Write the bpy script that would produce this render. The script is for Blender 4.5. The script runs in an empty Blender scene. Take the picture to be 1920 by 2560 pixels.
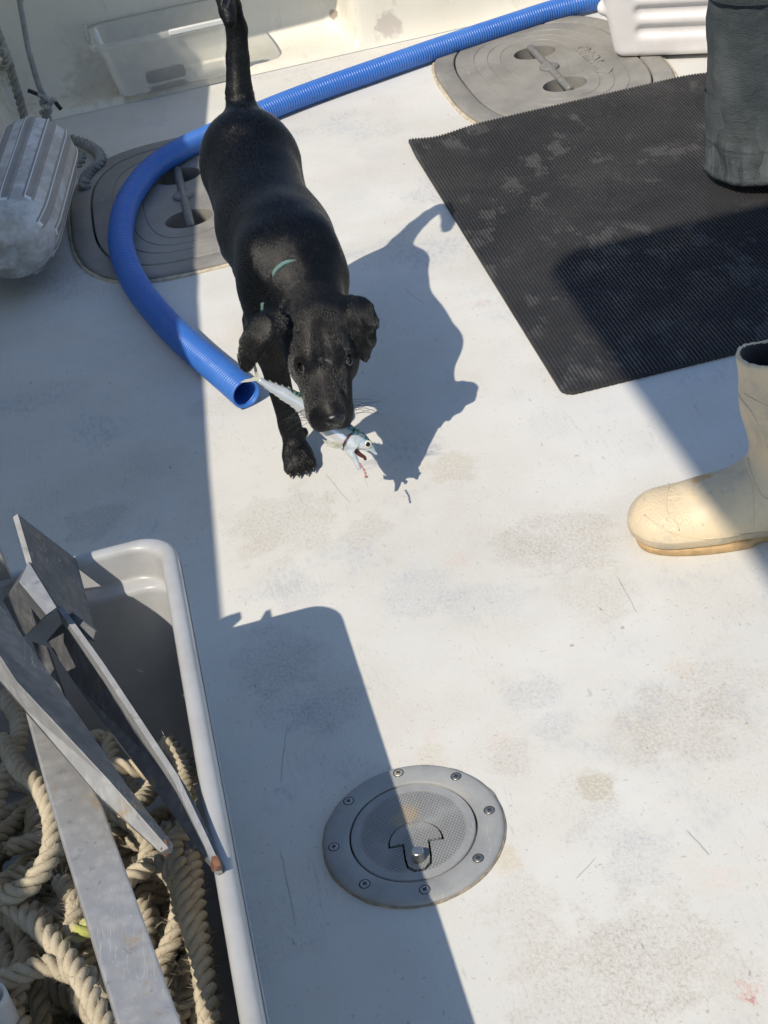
import bpy, bmesh, math, random
import numpy as np
from mathutils import Vector, Matrix, Quaternion, noise as mnoise
random.seed(7); np.random.seed(7)
scene = bpy.context.scene
COL = scene.collection

# ------------------------------------------------------------------ camera
CAM_H = 1.28
FPX, PITCH, ROLL, YAW = 3700.0, 0.616880604, -0.190923609, 0.0931269161
def _cam_axes():
    cp, sp, cy, sy = math.cos(PITCH), math.sin(PITCH), math.cos(YAW), math.sin(YAW)
    F = Vector((sy*cp, cy*cp, -sp)); R0 = Vector((cy, -sy, 0)); U0 = R0.cross(F)
    cr, sr = math.cos(ROLL), math.sin(ROLL)
    return R0*cr + U0*sr, -R0*sr + U0*cr, F
CR, CU, CF = _cam_axes()
CAMP = Vector((0, 0, CAM_H))
cam_d = bpy.data.cameras.new('camera'); cam = bpy.data.objects.new('camera', cam_d); COL.objects.link(cam)
cam_d.sensor_fit = 'VERTICAL'; cam_d.sensor_height = 24.0; cam_d.lens = FPX/2560*24.0
cam_d.clip_start = 0.02; cam_d.clip_end = 500
_m = Matrix((CR, CU, -CF)).transposed().to_4x4(); _m.translation = CAMP
cam.matrix_world = _m
scene.camera = cam

# ------------------------------------------------------------------ sun, sky, exposure
SUN_RAY = Vector((0.4603, 0.4474, -0.7668)).normalized()
sl = bpy.data.lights.new('sun', 'SUN'); sl.energy = 3.3; sl.angle = math.radians(0.53); sl.color = (1.0, 0.91, 0.775)
so = bpy.data.objects.new('sun', sl); COL.objects.link(so); so.rotation_mode = 'QUATERNION'
so.rotation_quaternion = SUN_RAY.to_track_quat('-Z', 'Y'); so.location = (-3, -3, 6)
world = bpy.data.worlds.new('World'); scene.world = world; world.use_nodes = True
wn = world.node_tree; wn.nodes.clear()
sky = wn.nodes.new('ShaderNodeTexSky'); sky.sky_type = 'NISHITA'; sky.sun_disc = False
sky.sun_elevation = math.radians(50.07); sky.sun_rotation = math.radians(225.8)
sky.air_density = 1.0; sky.dust_density = 0.25; sky.ozone_density = 2.6
wbg = wn.nodes.new('ShaderNodeBackground'); wbg.inputs['Strength'].default_value = 0.15
wo = wn.nodes.new('ShaderNodeOutputWorld')
wn.links.new(sky.outputs[0], wbg.inputs[0]); wn.links.new(wbg.outputs[0], wo.inputs[0])
scene.view_settings.view_transform = 'Standard'; scene.view_settings.look = 'None'
scene.view_settings.exposure = 0.36; scene.view_settings.gamma = 1.0

# ------------------------------------------------------------------ measuring helpers (photo measured on a 1659 wide view)
_D = 1920/1659
def _ray(px, py): return (CF*FPX + CR*(px*_D-960) - CU*(py*_D-1280)).normalized()
def at(px, py, z=0.0):
    r = _ray(px, py); return CAMP + r*((z-CAM_H)/r.z)
def aty(px, py, y):
    r = _ray(px, py); return CAMP + r*(y/r.y)
def atp(px, py, P0, n):
    r = _ray(px, py); n = Vector(n); return CAMP + r*((P0-CAMP).dot(n)/r.dot(n))

# ------------------------------------------------------------------ object helpers
def link(name, me, mat=None, parent=None, smooth=True):
    o = bpy.data.objects.new(name, me); COL.objects.link(o)
    if mat is not None: me.materials.append(mat)
    if parent is not None: o.parent = parent
    if smooth:
        me.polygons.foreach_set('use_smooth', [True]*len(me.polygons))
    return o
def mesh(name, verts, faces, mat=None, parent=None, smooth=True):
    me = bpy.data.meshes.new(name)
    me.from_pydata([tuple(v) for v in verts], [], [tuple(f) for f in faces]); me.update()
    return link(name, me, mat, parent, smooth)
def tag(o, label=None, cat=None, group=None, kind=None):
    if label: o['label'] = label
    if cat: o['category'] = cat
    if group: o['group'] = group
    if kind: o['kind'] = kind
    return o
def empty(name, loc, label, cat, group=None):
    o = bpy.data.objects.new(name, None); COL.objects.link(o); o.location = loc
    o.empty_display_size = .05
    return tag(o, label, cat, group)
def keep(o, parent):          # parent an object built in world coordinates under a moved thing
    o.parent = parent; o.matrix_parent_inverse = Matrix.Translation(-Vector(parent.location)) ; return o
def frames(pts):
    pts = [Vector(p) for p in pts]; n = len(pts); T = []
    for i in range(n):
        T.append((pts[min(i+1, n-1)] - pts[max(i-1, 0)]).normalized())
    a = Vector((0, 0, 1)) if abs(T[0].z) < .9 else Vector((1, 0, 0))
    N = (a - T[0]*a.dot(T[0])).normalized(); out = []
    for i in range(n):
        N = (N - T[i]*N.dot(T[i])).normalized(); out.append((T[i], N, T[i].cross(N)))
    return out
def spline(ctrl, step):       # Catmull-Rom resampled at a near constant step
    P = [Vector(p) for p in ctrl]; P = [P[0]*2-P[1]] + P + [P[-1]*2-P[-2]]; dense = []
    for i in range(1, len(P)-2):
        for k in range(24):
            t = k/24; a, b, c, d = P[i-1], P[i], P[i+1], P[i+2]
            dense.append(.5*((2*b)+(c-a)*t+(2*a-5*b+4*c-d)*t*t+(3*b-a-3*c+d)*t**3))
    dense.append(P[-2]); out = [dense[0]]; acc = 0
    L = [0]
    for i in range(1, len(dense)): L.append(L[-1]+(dense[i]-dense[i-1]).length)
    n = max(2, int(L[-1]/step)); j = 0
    out = []
    for k in range(n+1):
        s = L[-1]*k/n
        while j < len(L)-2 and L[j+1] < s: j += 1
        t = (s-L[j])/max(1e-9, L[j+1]-L[j]); out.append(dense[j].lerp(dense[j+1], t))
    return out
def tube_geo(pts, rad, n=12, caps=True):
    fr = frames(pts); V = []; Fc = []
    for i, p in enumerate(pts):
        T, N, B = fr[i]; r = rad(i) if callable(rad) else rad
        for k in range(n):
            a = 2*math.pi*k/n; V.append(Vector(p)+(N*math.cos(a)+B*math.sin(a))*r)
    for i in range(len(pts)-1):
        for k in range(n):
            k2 = (k+1) % n; Fc.append((i*n+k, i*n+k2, (i+1)*n+k2, (i+1)*n+k))
    if caps:
        Fc.append(tuple(range(n-1, -1, -1))); Fc.append(tuple(range((len(pts)-1)*n, len(pts)*n)))
    return V, Fc
def join_geo(*gs):
    V = []; F = []
    for v, f in gs:
        o = len(V); V += list(v); F += [tuple(i+o for i in q) for q in f]
    return V, F
def rope_geo(ctrl, R, pitch, step=None, n=8, lobes=3, fuzz=0.0):
    """a laid rope: every strand is a helix of its own round the rope's axis"""
    step = step or R*.34; pts = spline(ctrl, step); fr = frames(pts); V = []; Fc = []
    L = len(pts); S = [0.0]
    for i in range(1, L): S.append(S[-1]+(pts[i]-pts[i-1]).length)
    off = R*.50; rs = R*.56 if lobes == 3 else R*.46
    if lobes == 4: off = R*.56
    for b in range(lobes):
        o = len(V)
        for i, p in enumerate(pts):
            T, N, B = fr[i]; a = 2*math.pi*(S[i]/(pitch*lobes)+b/lobes)
            dv = N*math.cos(a)+B*math.sin(a); dw = T.cross(dv)
            k_ = min(1, min(i, L-1-i)*.3+.45); c = p+dv*off
            rr = rs*k_*(1+.06*mnoise.noise(Vector((S[i]*120, b*7.3, 1.7))))
            for q in range(n):
                t = 2*math.pi*q/n; V.append(c+(dv*math.cos(t)+dw*math.sin(t))*rr)
        for i in range(L-1):
            for q in range(n):
                q2 = (q+1) % n; Fc.append((o+i*n+q, o+i*n+q2, o+(i+1)*n+q2, o+(i+1)*n+q))
        Fc.append(tuple(o+q for q in range(n-1, -1, -1))); Fc.append(tuple(o+(L-1)*n+q for q in range(n)))
    return V, Fc
def fuzz_geo(ctrl, R, count, length, w=.00035, seed=1):
    rnd = random.Random(seed); pts = spline(ctrl, R); fr = frames(pts); V = []; F = []
    for _ in range(count):
        i = rnd.randrange(len(pts)); T, N, B = fr[i]; a = rnd.uniform(0, 6.283)
        d = N*math.cos(a)+B*math.sin(a); p = pts[i]+d*R*.85
        q = p+(d*rnd.uniform(.4, 1)+T*rnd.uniform(-1, 1)).normalized()*length*rnd.uniform(.4, 1.2)
        s = T.cross(d).normalized()*w; o = len(V); V += [p-s, p+s, q]; F.append((o, o+1, o+2))
    return V, F
def bevel_mesh(o, w, seg=2, angle=0.6):
    md = o.modifiers.new('bevel', 'BEVEL'); md.width = w; md.segments = seg; md.limit_method = 'ANGLE'; md.angle_limit = angle
    return o
def box_geo(c, s, rot=None):
    V = []; c = Vector(c)
    for z in (-1, 1):
        for y in (-1, 1):
            for x in (-1, 1):
                p = Vector((x*s[0]/2, y*s[1]/2, z*s[2]/2)); V.append(c+(rot @ p if rot else p))
    return V, [(0, 2, 3, 1), (4, 5, 7, 6), (0, 1, 5, 4), (2, 6, 7, 3), (0, 4, 6, 2), (1, 3, 7, 5)]
def rings_geo(rings, cap0=False, cap1=False, close=True):
    n = len(rings[0]); V = [p for r in rings for p in r]; F = []
    for i in range(len(rings)-1):
        for k in range(n if close else n-1):
            k2 = (k+1) % n; F.append((i*n+k, i*n+k2, (i+1)*n+k2, (i+1)*n+k))
    if cap0: F.append(tuple(range(n-1, -1, -1)))
    if cap1: F.append(tuple(range((len(rings)-1)*n, len(rings)*n)))
    return V, F
def superell(a, b, e, n=96):
    out = []
    for k in range(n):
        t = 2*math.pi*k/n; c, s = math.cos(t), math.sin(t)
        out.append((a*math.copysign(abs(c)**(2/e), c), b*math.copysign(abs(s)**(2/e), s)))
    return out
def rrect(hx, hy, r, n=8):
    out = []
    for cx, cy, a0 in ((hx-r, hy-r, 0), (-hx+r, hy-r, 90), (-hx+r, -hy+r, 180), (hx-r, -hy+r, 270)):
        for k in range(n+1):
            a = math.radians(a0+90*k/n); out.append((cx+r*math.cos(a), cy+r*math.sin(a)))
    return out
def plate_holes(outer, holes, z):     # flat sheet with holes -> verts, faces
    bm = bmesh.new(); edges = []
    for loop in [outer]+holes:
        vs = [bm.verts.new((p[0], p[1], z)) for p in loop]
        for i in range(len(vs)): edges.append(bm.edges.new((vs[i], vs[(i+1) % len(vs)])))
    bmesh.ops.triangle_fill(bm, use_beauty=True, use_dissolve=False, edges=edges, normal=(0, 0, 1))
    bm.verts.index_update()
    V = [v.co.copy() for v in bm.verts]; F = []
    for f in bm.faces:
        idx = [v.index for v in f.verts]
        F.append(tuple(idx) if f.normal.z > 0 else tuple(reversed(idx)))
    bm.free(); return V, F
def wall_loop(loop, z0, z1):
    n = len(loop); V = [Vector((p[0], p[1], z0)) for p in loop]+[Vector((p[0], p[1], z1)) for p in loop]
    return V, [(k, (k+1) % n, n+(k+1) % n, n+k) for k in range(n)]

# ------------------------------------------------------------------ signed distance bodies -> one continuous mesh
class Body:
    def __init__(s, lo, hi, res):
        s.lo = np.array(lo, float); s.res = res
        s.n = np.ceil((np.array(hi)-s.lo)/res).astype(int)+1
        s.V = np.full(s.n, 10.0, np.float32)
    def _win(s, lo, hi):
        a = np.clip(np.floor((lo-s.lo)/s.res).astype(int), 0, s.n); b = np.clip(np.ceil((hi-s.lo)/s.res).astype(int)+1, 0, s.n)
        sl_ = tuple(slice(a[i], b[i]) for i in range(3))
        g = [s.lo[i]+s.res*np.arange(a[i], b[i]) for i in range(3)]
        X, Y, Z = np.meshgrid(*g, indexing='ij')
        return sl_, np.stack([X, Y, Z], -1)
    def _put(s, sl_, d, k, sub=False):
        v = s.V[sl_]
        if sub:
            d = -d; h = np.maximum(k-np.abs(v-d), 0)/k if k > 0 else 0
            s.V[sl_] = np.maximum(v, d)+h*h*k*.25
        else:
            h = np.maximum(k-np.abs(v-d), 0)/k if k > 0 else 0
            s.V[sl_] = np.minimum(v, d)-h*h*k*.25
    def cone(s, a, b, ra, rb, k=.02, flat=None, sub=False):
        a = np.array(a, float); b = np.array(b, float); m = max(ra, rb)*1.0+k+.03
        sl_, P = s._win(np.minimum(a, b)-m, np.maximum(a, b)+m)
        if P.size == 0: return
        w = P-a; ax = b-a
        t = np.clip((w@ax)/max(1e-12, ax@ax), 0, 1)
        dlt = w-t[..., None]*ax; r = ra+(rb-ra)*t
        if flat is not None:
            nrm = np.array(flat[0], float); nrm /= np.linalg.norm(nrm); q = (dlt@nrm)
            dlt = dlt+q[..., None]*nrm*(flat[1]-1); L = np.linalg.norm(dlt, axis=-1); d = L-r
            g = np.linalg.norm(dlt+((dlt@nrm)*(flat[1]-1))[..., None]*nrm, axis=-1)/np.maximum(L, 1e-9)
            d = d/np.maximum(g, 1)
        else: d = np.linalg.norm(dlt, axis=-1)-r
        s._put(sl_, d, k, sub)
    def ell(s, c, r, k=.02, rot=None, sub=False):
        c = np.array(c, float); r = np.array(r, float); m = r.max()+k+.03
        sl_, P = s._win(c-m, c+m)
        if P.size == 0: return
        w = P-c
        if rot is not None: w = w@np.array(rot, float)      # columns of rot = local axes
        k0 = np.linalg.norm(w/r, axis=-1); k1 = np.linalg.norm(w/(r*r), axis=-1)
        d = np.where(k1 > 1e-6, k0*(k0-1)/np.maximum(k1, 1e-6), -r.min())
        s._put(sl_, d, k, sub)
    def field(s, fn, k=0.0, sub=False):
        sl_, P = s._win(s.lo, s.lo+s.res*(s.n-1)); s._put(sl_, fn(P), k, sub)
    def polygonise(s, smooth=2):
        V = s.V; ins = V < 0; n = V.shape
        c = np.zeros((n[0]-1, n[1]-1, n[2]-1), np.int8)
        for dx in (0, 1):
            for dy in (0, 1):
                for dz in (0, 1):
                    c += ins[dx:n[0]-1+dx, dy:n[1]-1+dy, dz:n[2]-1+dz]
        act = (c > 0) & (c < 8); idx = -np.ones(act.shape, int); cells = np.argwhere(act); idx[act] = np.arange(len(cells))
        acc = np.zeros((len(cells), 3)); cnt = np.zeros(len(cells))
        corners = [(x, y, z) for x in (0, 1) for y in (0, 1) for z in (0, 1)]
        for i, p in enumerate(corners):
            for j in range(i+1, 8):
                q = corners[j]
                if sum(abs(p[m]-q[m]) for m in range(3)) != 1: continue
                va = V[cells[:, 0]+p[0], cells[:, 1]+p[1], cells[:, 2]+p[2]]; vb = V[cells[:, 0]+q[0], cells[:, 1]+q[1], cells[:, 2]+q[2]]
                x = (va < 0) != (vb < 0); t = np.where(x, va/np.where(x, va-vb, 1), 0)
                pt = np.array(p)+t[:, None]*(np.array(q)-np.array(p)); acc += np.where(x[:, None], pt, 0); cnt += x
        pos = (cells+acc/cnt[:, None])
        quads = []
        for ax in range(3):
            o1, o2 = [(1, 2), (2, 0), (0, 1)][ax]
            sl0 = [slice(None)]*3; sl1 = [slice(None)]*3; sl0[ax] = slice(0, n[ax]-1); sl1[ax] = slice(1, n[ax])
            A = ins[tuple(sl0)]; B = ins[tuple(sl1)]
            for flip, mask in ((False, A & ~B), (True, ~A & B)):
                e = np.argwhere(mask); ok = np.ones(len(e), bool)
                for o in (o1, o2): ok &= (e[:, o] > 0) & (e[:, o] < n[o]-1)
                e = e[ok]
                d1 = np.zeros(3, int); d1[o1] = 1; d2 = np.zeros(3, int); d2[o2] = 1
                q = [idx[tuple((e-d1-d2).T)], idx[tuple((e-d2).T)], idx[tuple(e.T)], idx[tuple((e-d1).T)]]
                if flip: q = q[::-1]
                quads.append(np.stack(q, 1))
        quads = np.concatenate(quads)
        for _ in range(smooth):
            su = np.zeros_like(pos); ct = np.zeros(len(pos))
            for i in range(4):
                a = quads[:, i]; b = quads[:, (i+1) % 4]
                np.add.at(su, a, pos[b]); np.add.at(ct, a, 1); np.add.at(su, b, pos[a]); np.add.at(ct, b, 1)
            pos = .5*pos+.5*su/np.maximum(ct, 1)[:, None]
        return pos*s.res+s.lo, quads
    def obj(s, name, mat, parent=None, smooth=2, xf=None):
        P, Q = s.polygonise(smooth)
        if xf is not None: P = P@np.array(xf.to_3x3()).T+np.array(xf.translation)
        me = bpy.data.meshes.new(name); me.from_pydata(P.tolist(), [], Q.tolist()); me.update()
        return link(name, me, mat, parent, True)

# ------------------------------------------------------------------ materials
class MB:
    def __init__(s, name, base=(.5, .5, .5), rough=.6, metal=0.0, spec=.5):
        m = bpy.data.materials.new(name); m.use_nodes = True; s.m = m; s.t = m.node_tree; s.t.nodes.clear()
        s.out = s.n('ShaderNodeOutputMaterial'); s.b = s.n('ShaderNodeBsdfPrincipled'); s.l(s.b.outputs[0], s.out.inputs[0])
        s.set('Base Color', (*base, 1)); s.set('Roughness', rough); s.set('Metallic', metal); s.set('Specular IOR Level', spec)
        s.tc = s.n('ShaderNodeTexCoord'); s.co = s.tc.outputs['Object']
    def n(s, t, **kw):
        nd = s.t.nodes.new(t)
        for k, v in kw.items(): setattr(nd, k, v)
        return nd
    def l(s, a, b): s.t.links.new(a, b)
    def inp(s, sock, v):
        if hasattr(v, 'is_linked'): s.l(v, sock)
        elif isinstance(v, (tuple, list)) and len(v) == 3 and sock.type == 'RGBA': sock.default_value = (*v, 1)
        else: sock.default_value = v
    def set(s, k, v): s.inp(s.b.inputs[k], v)
    def map(s, scale=(1, 1, 1), rot=(0, 0, 0), loc=(0, 0, 0), co=None):
        q = s.n('ShaderNodeMapping'); s.l(co or s.co, q.inputs[0]); q.inputs['Scale'].default_value = scale
        q.inputs['Rotation'].default_value = rot; q.inputs['Location'].default_value = loc; return q.outputs[0]
    def noise(s, scale, detail=4, rough=.55, co=None, dist=0):
        q = s.n('ShaderNodeTexNoise'); s.l(co or s.co, q.inputs['Vector']); q.inputs['Scale'].default_value = scale
        q.inputs['Detail'].default_value = detail; q.inputs['Roughness'].default_value = rough; q.inputs['Distortion'].default_value = dist
        return q.outputs['Fac']
    def voro(s, scale, feature='F1', co=None, out='Distance', rnd=1):
        q = s.n('ShaderNodeTexVoronoi', feature=feature); s.l(co or s.co, q.inputs['Vector']); q.inputs['Scale'].default_value = scale
        q.inputs['Randomness'].default_value = rnd; return q.outputs[out]
    def wave(s, scale, dist=0, dscale=1, co=None, direction='X', profile='SIN', detail=1):
        q = s.n('ShaderNodeTexWave', bands_direction=direction, wave_profile=profile); s.l(co or s.co, q.inputs['Vector'])
        q.inputs['Scale'].default_value = scale; q.inputs['Distortion'].default_value = dist; q.inputs['Detail Scale'].default_value = dscale
        q.inputs['Detail'].default_value = detail; return q.outputs['Fac']
    def ramp(s, x, a, b, lo=0.0, hi=1.0):     # smooth remap a..b -> lo..hi
        q = s.n('ShaderNodeMapRange', interpolation_type='SMOOTHSTEP'); s.inp(q.inputs['Value'], x)
        for k, v in (('From Min', a), ('From Max', b), ('To Min', lo), ('To Max', hi)): q.inputs[k].default_value = v
        return q.outputs[0]
    def math(s, op, a, b=0.0):
        q = s.n('ShaderNodeMath', operation=op); s.inp(q.inputs[0], a); s.inp(q.inputs[1], b); return q.outputs[0]
    def mul(s, *a):
        r = a[0]
        for x in a[1:]: r = s.math('MULTIPLY', r, x)
        return r
    def mix(s, fac, a, b, blend='MIX'):
        q = s.n('ShaderNodeMix', data_type='RGBA', blend_type=blend); s.inp(q.inputs[0], fac); s.inp(q.inputs[6], a); s.inp(q.inputs[7], b)
        return q.outputs[2]
    def bump(s, h, strength=.3, dist=.01, prev=None):
        q = s.n('ShaderNodeBump'); s.inp(q.inputs['Height'], h); q.inputs['Strength'].default_value = strength; q.inputs['Distance'].default_value = dist
        if prev is not None: s.l(prev, q.inputs['Normal'])
        s.l(q.outputs[0], s.b.inputs['Normal']); return q.outputs[0]
    def spot(s, c, r, warp=.6, scale=20, stretch=(1, 1, 1), co=None):   # an irregular blot with a place of its own
        q = s.n('ShaderNodeVectorMath', operation='SUBTRACT'); s.l(co or s.co, q.inputs[0]); q.inputs[1].default_value = c
        q2 = s.n('ShaderNodeVectorMath', operation='MULTIPLY'); s.l(q.outputs[0], q2.inputs[0]); q2.inputs[1].default_value = stretch
        L = s.n('ShaderNodeVectorMath', operation='LENGTH'); s.l(q2.outputs[0], L.inputs[0])
        nz = s.noise(scale, 5, .65, co=co); d = s.math('ADD', L.outputs['Value'], s.mul(s.math('SUBTRACT', nz, .5), r*warp*2))
        return s.ramp(d, r*.55, r, 1, 0)

def deck_material():
    m = MB('worn_deck_paint', (.7, .7, .68), .62, spec=.35)
    base = m.mix(m.ramp(m.noise(1.7, 3), .3, .7), (.705, .692, .645), (.640, .634, .60))
    fine = m.noise(520, 4, .7); mid = m.noise(250, 7, .85, co=m.map((1, .7, 1), (0, 0, .5))); streak = m.noise(120, 4, .7, co=m.map((1, .45, 1), (0, 0, .9)))
    # broad tan dirt, broken into specks
    big = m.ramp(m.noise(2.6, 4, .6, co=m.map(loc=(3.1, 1.7, 0))), .50, .66)
    sp = m.math('ADD', m.mul(m.ramp(mid, .38, .66), .35), m.mul(m.ramp(m.noise(280, 3, .65, co=m.map((.5, 1, 1), (0, 0, .2))), .57, .64), .55))
    base = m.mix(m.mul(m.ramp(m.noise(2.1, 7, .72, co=m.map(loc=(6, 2, 0))), .38, .68), m.ramp(mid, .36, .64, .35, 1), .42), base, (.49, .445, .355))
    base = m.mix(m.mul(big, sp, .45), base, (.42, .375, .30))
    base = m.mix(m.mul(big, .12), base, (.55, .50, .40))
    # grey-blue scuffing
    big2 = m.ramp(m.noise(4.3, 4, .62, co=m.map(loc=(8.3, 4.2, 0))), .54, .68)
    base = m.mix(m.mul(big2, m.ramp(streak, .46, .6), .5), base, (.40, .42, .46))
    base = m.mix(m.mul(big2, .14), base, (.47, .49, .53))
    # dark flecks, sparse
    fl = m.ramp(m.noise(95, 2, .5, co=m.map((1, .38, 1), (0, 0, -.5))), .70, .76)
    base = m.mix(m.mul(fl, m.ramp(m.noise(9, 3), .42, .62), .62), base, (.17, .165, .16))
    fl2 = m.ramp(m.noise(210, 2, .5, co=m.map((.5, 1, 1), (0, 0, .3))), .68, .74)
    base = m.mix(m.mul(fl2, .42), base, (.27, .24, .20))
    fl3 = m.ramp(m.noise(150, 3, .6, co=m.map((1, .6, 1), (0, 0, .8), (3, 1, 0))), .64, .70)
    base = m.mix(m.mul(fl3, m.ramp(m.noise(5, 4, .6), .34, .60), .52), base, (.36, .33, .29))
    # long thin scratches in three directions
    for ang, off, sc in ((.35, 0, 1), (-.75, 5, 1.3), (1.25, 9, .9)):
        s_ = m.noise(16*sc, 2, .5, co=m.map((7, .35, 1), (0, 0, ang), (off, off*.7, 0)))
        ln = m.ramp(m.math('ABSOLUTE', m.math('SUBTRACT', s_, .5)), .0, .010, 1, 0)
        msk = m.ramp(m.noise(5.5, 3, .6, co=m.map(loc=(off+2, off, 0))), .57, .66)
        base = m.mix(m.mul(ln, msk, .30), base, (.26, .26, .26))
    # dirt that gathered round the round deck plate and along the hull side
    flk = m.math('MAXIMUM', m.ramp(m.noise(300, 3, .65, co=m.map((1, .45, 1), (0, 0, .35))), .56, .63), m.ramp(m.noise(210, 3, .65, co=m.map((.5, 1, 1), (0, 0, .6), (5, 2, 0))), .58, .65))
    spk = m.math('ADD', m.mul(m.ramp(mid, .36, .64), .52), m.mul(flk, .50))
    TAN, BRN, GRY, DRK = (.47, .41, .31), (.37, .315, .245), (.42, .435, .47), (.30, .30, .31)
    for px, py, r, col, a, st in ((1290, 1700, .028, (.50, .455, .35), .75, 0), (1270, 1720, .05, TAN, .5, 1), (1480, 1560, .085, BRN, .55, 1), (1560, 1470, .07, BRN, .45, 1), (1370, 1600, .05, TAN, .4, 1),
            (1160, 1500, .050, GRY, .75, 1), (1200, 1560, .035, GRY, .6, 1), (1380, 1850, .045, GRY, .55, 1), (1320, 1790, .05, GRY, .5, 1), (1420, 2050, .085, BRN, .5, 1), (1290, 2120, .10, BRN, .5, 1),
            (1530, 2090, .06, TAN, .45, 1), (1180, 2060, .06, TAN, .4, 1), (620, 1130, .10, BRN, .55, 1), (560, 1180, .05, TAN, .5, 1), (790, 1150, .05, BRN, .45, 1), (1220, 1165, .09, BRN, .6, 1), (1130, 1180, .06, BRN, .45, 1),
            (1290, 1280, .07, TAN, .5, 1), (910, 1280, .070, GRY, .7, 1), (1010, 1300, .05, GRY, .5, 1), (1090, 1300, .04, GRY, .4, 1), (650, 1280, .045, GRY, .6, 1), (980, 1010, .05, TAN, .4, 0), (1100, 1640, .035, BRN, .45, 1), (1120, 1960, .05, BRN, .4, 1),
            (590, 1420, .075, DRK, .55, 1), (700, 1530, .055, DRK, .6, 1), (620, 1520, .05, DRK, .4, 1), (200, 1130, .06, (.40, .38, .33), .4, 0), (560, 2020, .08, DRK, .3, 1), (460, 880, .05, BRN, .4, 1), (1000, 830, .05, TAN, .35, 1),
            (1180, 920, .05, GRY, .3, 1), (820, 330, .06, GRY, .4, 1), (760, 420, .05, GRY, .35, 1), (230, 760, .08, GRY, .35, 1), (330, 1000, .06, DRK, .3, 1), (1085, 1850, .03, (.56, .45, .26), .45, 0), (930, 1640, .03, (.56, .46, .30), .3, 0)):
        c = at(px, py); msk = m.spot((c.x, c.y, 0), r, 1.1, 24)
        base = m.mix(m.mul(msk, spk, a) if st else m.mul(msk, m.ramp(mid, .40, .52), a), base, col)
    for px, py, r, col, a in ((1618, 2140, .016, (.66, .30, .25), .6), (1628, 2158, .006, (.42, .04, .035), .9), (1612, 2150, .003, (.42, .04, .035), .9), (1040, 655, .02, (.66, .44, .38), .5), (985, 1212, .022, (.66, .48, .36), .55),
            (912, 1640, .0022, (.45, .05, .05), .9), (1075, 1600, .018, (.66, .50, .42), .4), (930, 1590, .014, (.64, .46, .38), .45), (1245, 985, .004, (.5, .14, .12), .8), (1560, 1900, .022, (.70, .54, .46), .5), (1470, 1440, .02, (.68, .52, .36), .4)):
        c = at(px, py)
        base = m.mix(m.mul(m.spot((c.x, c.y, 0), r, 1.8, 90), m.ramp(mid, .44, .54, .1, 1), a*.62), base, col)
    # single deep gouges and drag lines
    for (x1, y1), (x2, y2), w in (((1480, 1790), (1535, 1850), .0011), ((605, 1830), (640, 2010), .0009), ((620, 1560), (605, 1700), .0008), ((700, 1020), (760, 1090), .0007), ((1240, 1900), (1290, 1850), .0007), ((1330, 1240), (1380, 1330), .0007), ((870, 620), (920, 660), .0008)):
        A_ = at(x1, y1); B_ = at(x2, y2); mid_ = (A_+B_)/2; ang = math.atan2(B_.y-A_.y, B_.x-A_.x); L_ = (B_-A_).length/2
        q = m.n('ShaderNodeVectorRotate', rotation_type='Z_AXIS'); m.l(m.co, q.inputs['Vector']); q.inputs['Center'].default_value = (mid_.x, mid_.y, 0); q.inputs['Angle'].default_value = -ang
        sp_ = m.n('ShaderNodeSeparateXYZ'); m.l(q.outputs[0], sp_.inputs[0])
        dx = m.math('ABSOLUTE', m.math('SUBTRACT', sp_.outputs['X'], mid_.x)); dy = m.math('ABSOLUTE', m.math('ADD', m.math('SUBTRACT', sp_.outputs['Y'], mid_.y), m.mul(m.math('SUBTRACT', m.noise(30, 2), .5), .006)))
        base = m.mix(m.mul(m.ramp(dx, L_*.7, L_, 1, 0), m.ramp(dy, w*.5, w*1.3, 1, 0), .6), base, (.27, .27, .28))
    # yellowed sealant leaking from the round plate
    m.set('Base Color', base)
    m.set('Roughness', m.ramp(m.noise(14, 4), .3, .7, .5, .72))
    h = m.math('ADD', m.noise(420, 3, .6), m.mul(mid, .8))
    m.bump(h, .18, .0012)
    return m.m

def simple(name, col, rough=.6, metal=0, spec=.5, var=.12, scale=30, bump=.1, bscale=200, bdist=.001, col2=None):
    m = MB(name, col, rough, metal, spec)
    c2 = col2 or tuple(c*(1-var*2) for c in col)
    m.set('Base Color', m.mix(m.ramp(m.noise(scale, 5, .65), .38, .66), col, c2))
    m.set('Roughness', m.ramp(m.noise(scale*1.7, 4), .3, .7, max(.05, rough-.08), min(1, rough+.08)))
    if bump: m.bump(m.noise(bscale, 4, .6), bump, bdist)
    return m.m

def hull_material():
    m = MB('hull_gelcoat', (.7, .68, .6), .38, spec=.45)
    base = m.mix(m.ramp(m.noise(3, 4), .35, .68), (.78, .74, .635), (.70, .66, .56))
    base = m.mix(m.mul(m.ramp(m.noise(30, 6, .7, co=m.map((1, 1, .3))), .56, .7), .3), base, (.42, .36, .27))
    sp = m.ramp(m.noise(120, 3, .6), .70, .76)
    base = m.mix(m.mul(sp, m.ramp(m.noise(7, 3), .5, .65), .5), base, (.25, .2, .15))
    for c, r, col, a in (((-.09, 3.915, .03), .035, (.42, .20, .04), .8), ((-.06, 3.92, .05), .10, (.42, .36, .24), .5),
                         ((-.16, 3.95, .06), .12, (.45, .41, .31), .45), ((.505, 4.02, .06), .02, (.20, .13, .08), .7),
                         ((.62, 3.87, .05), .04, (.36, .30, .28), .5), ((-.35, 3.93, .1), .10, (.42, .37, .29), .5)):
        base = m.mix(m.mul(m.spot(c, r, .9, 34), a), base, col)
    m.set('Base Color', base); m.bump(m.noise(60, 4, .6), .10, .002); return m.m

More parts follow.
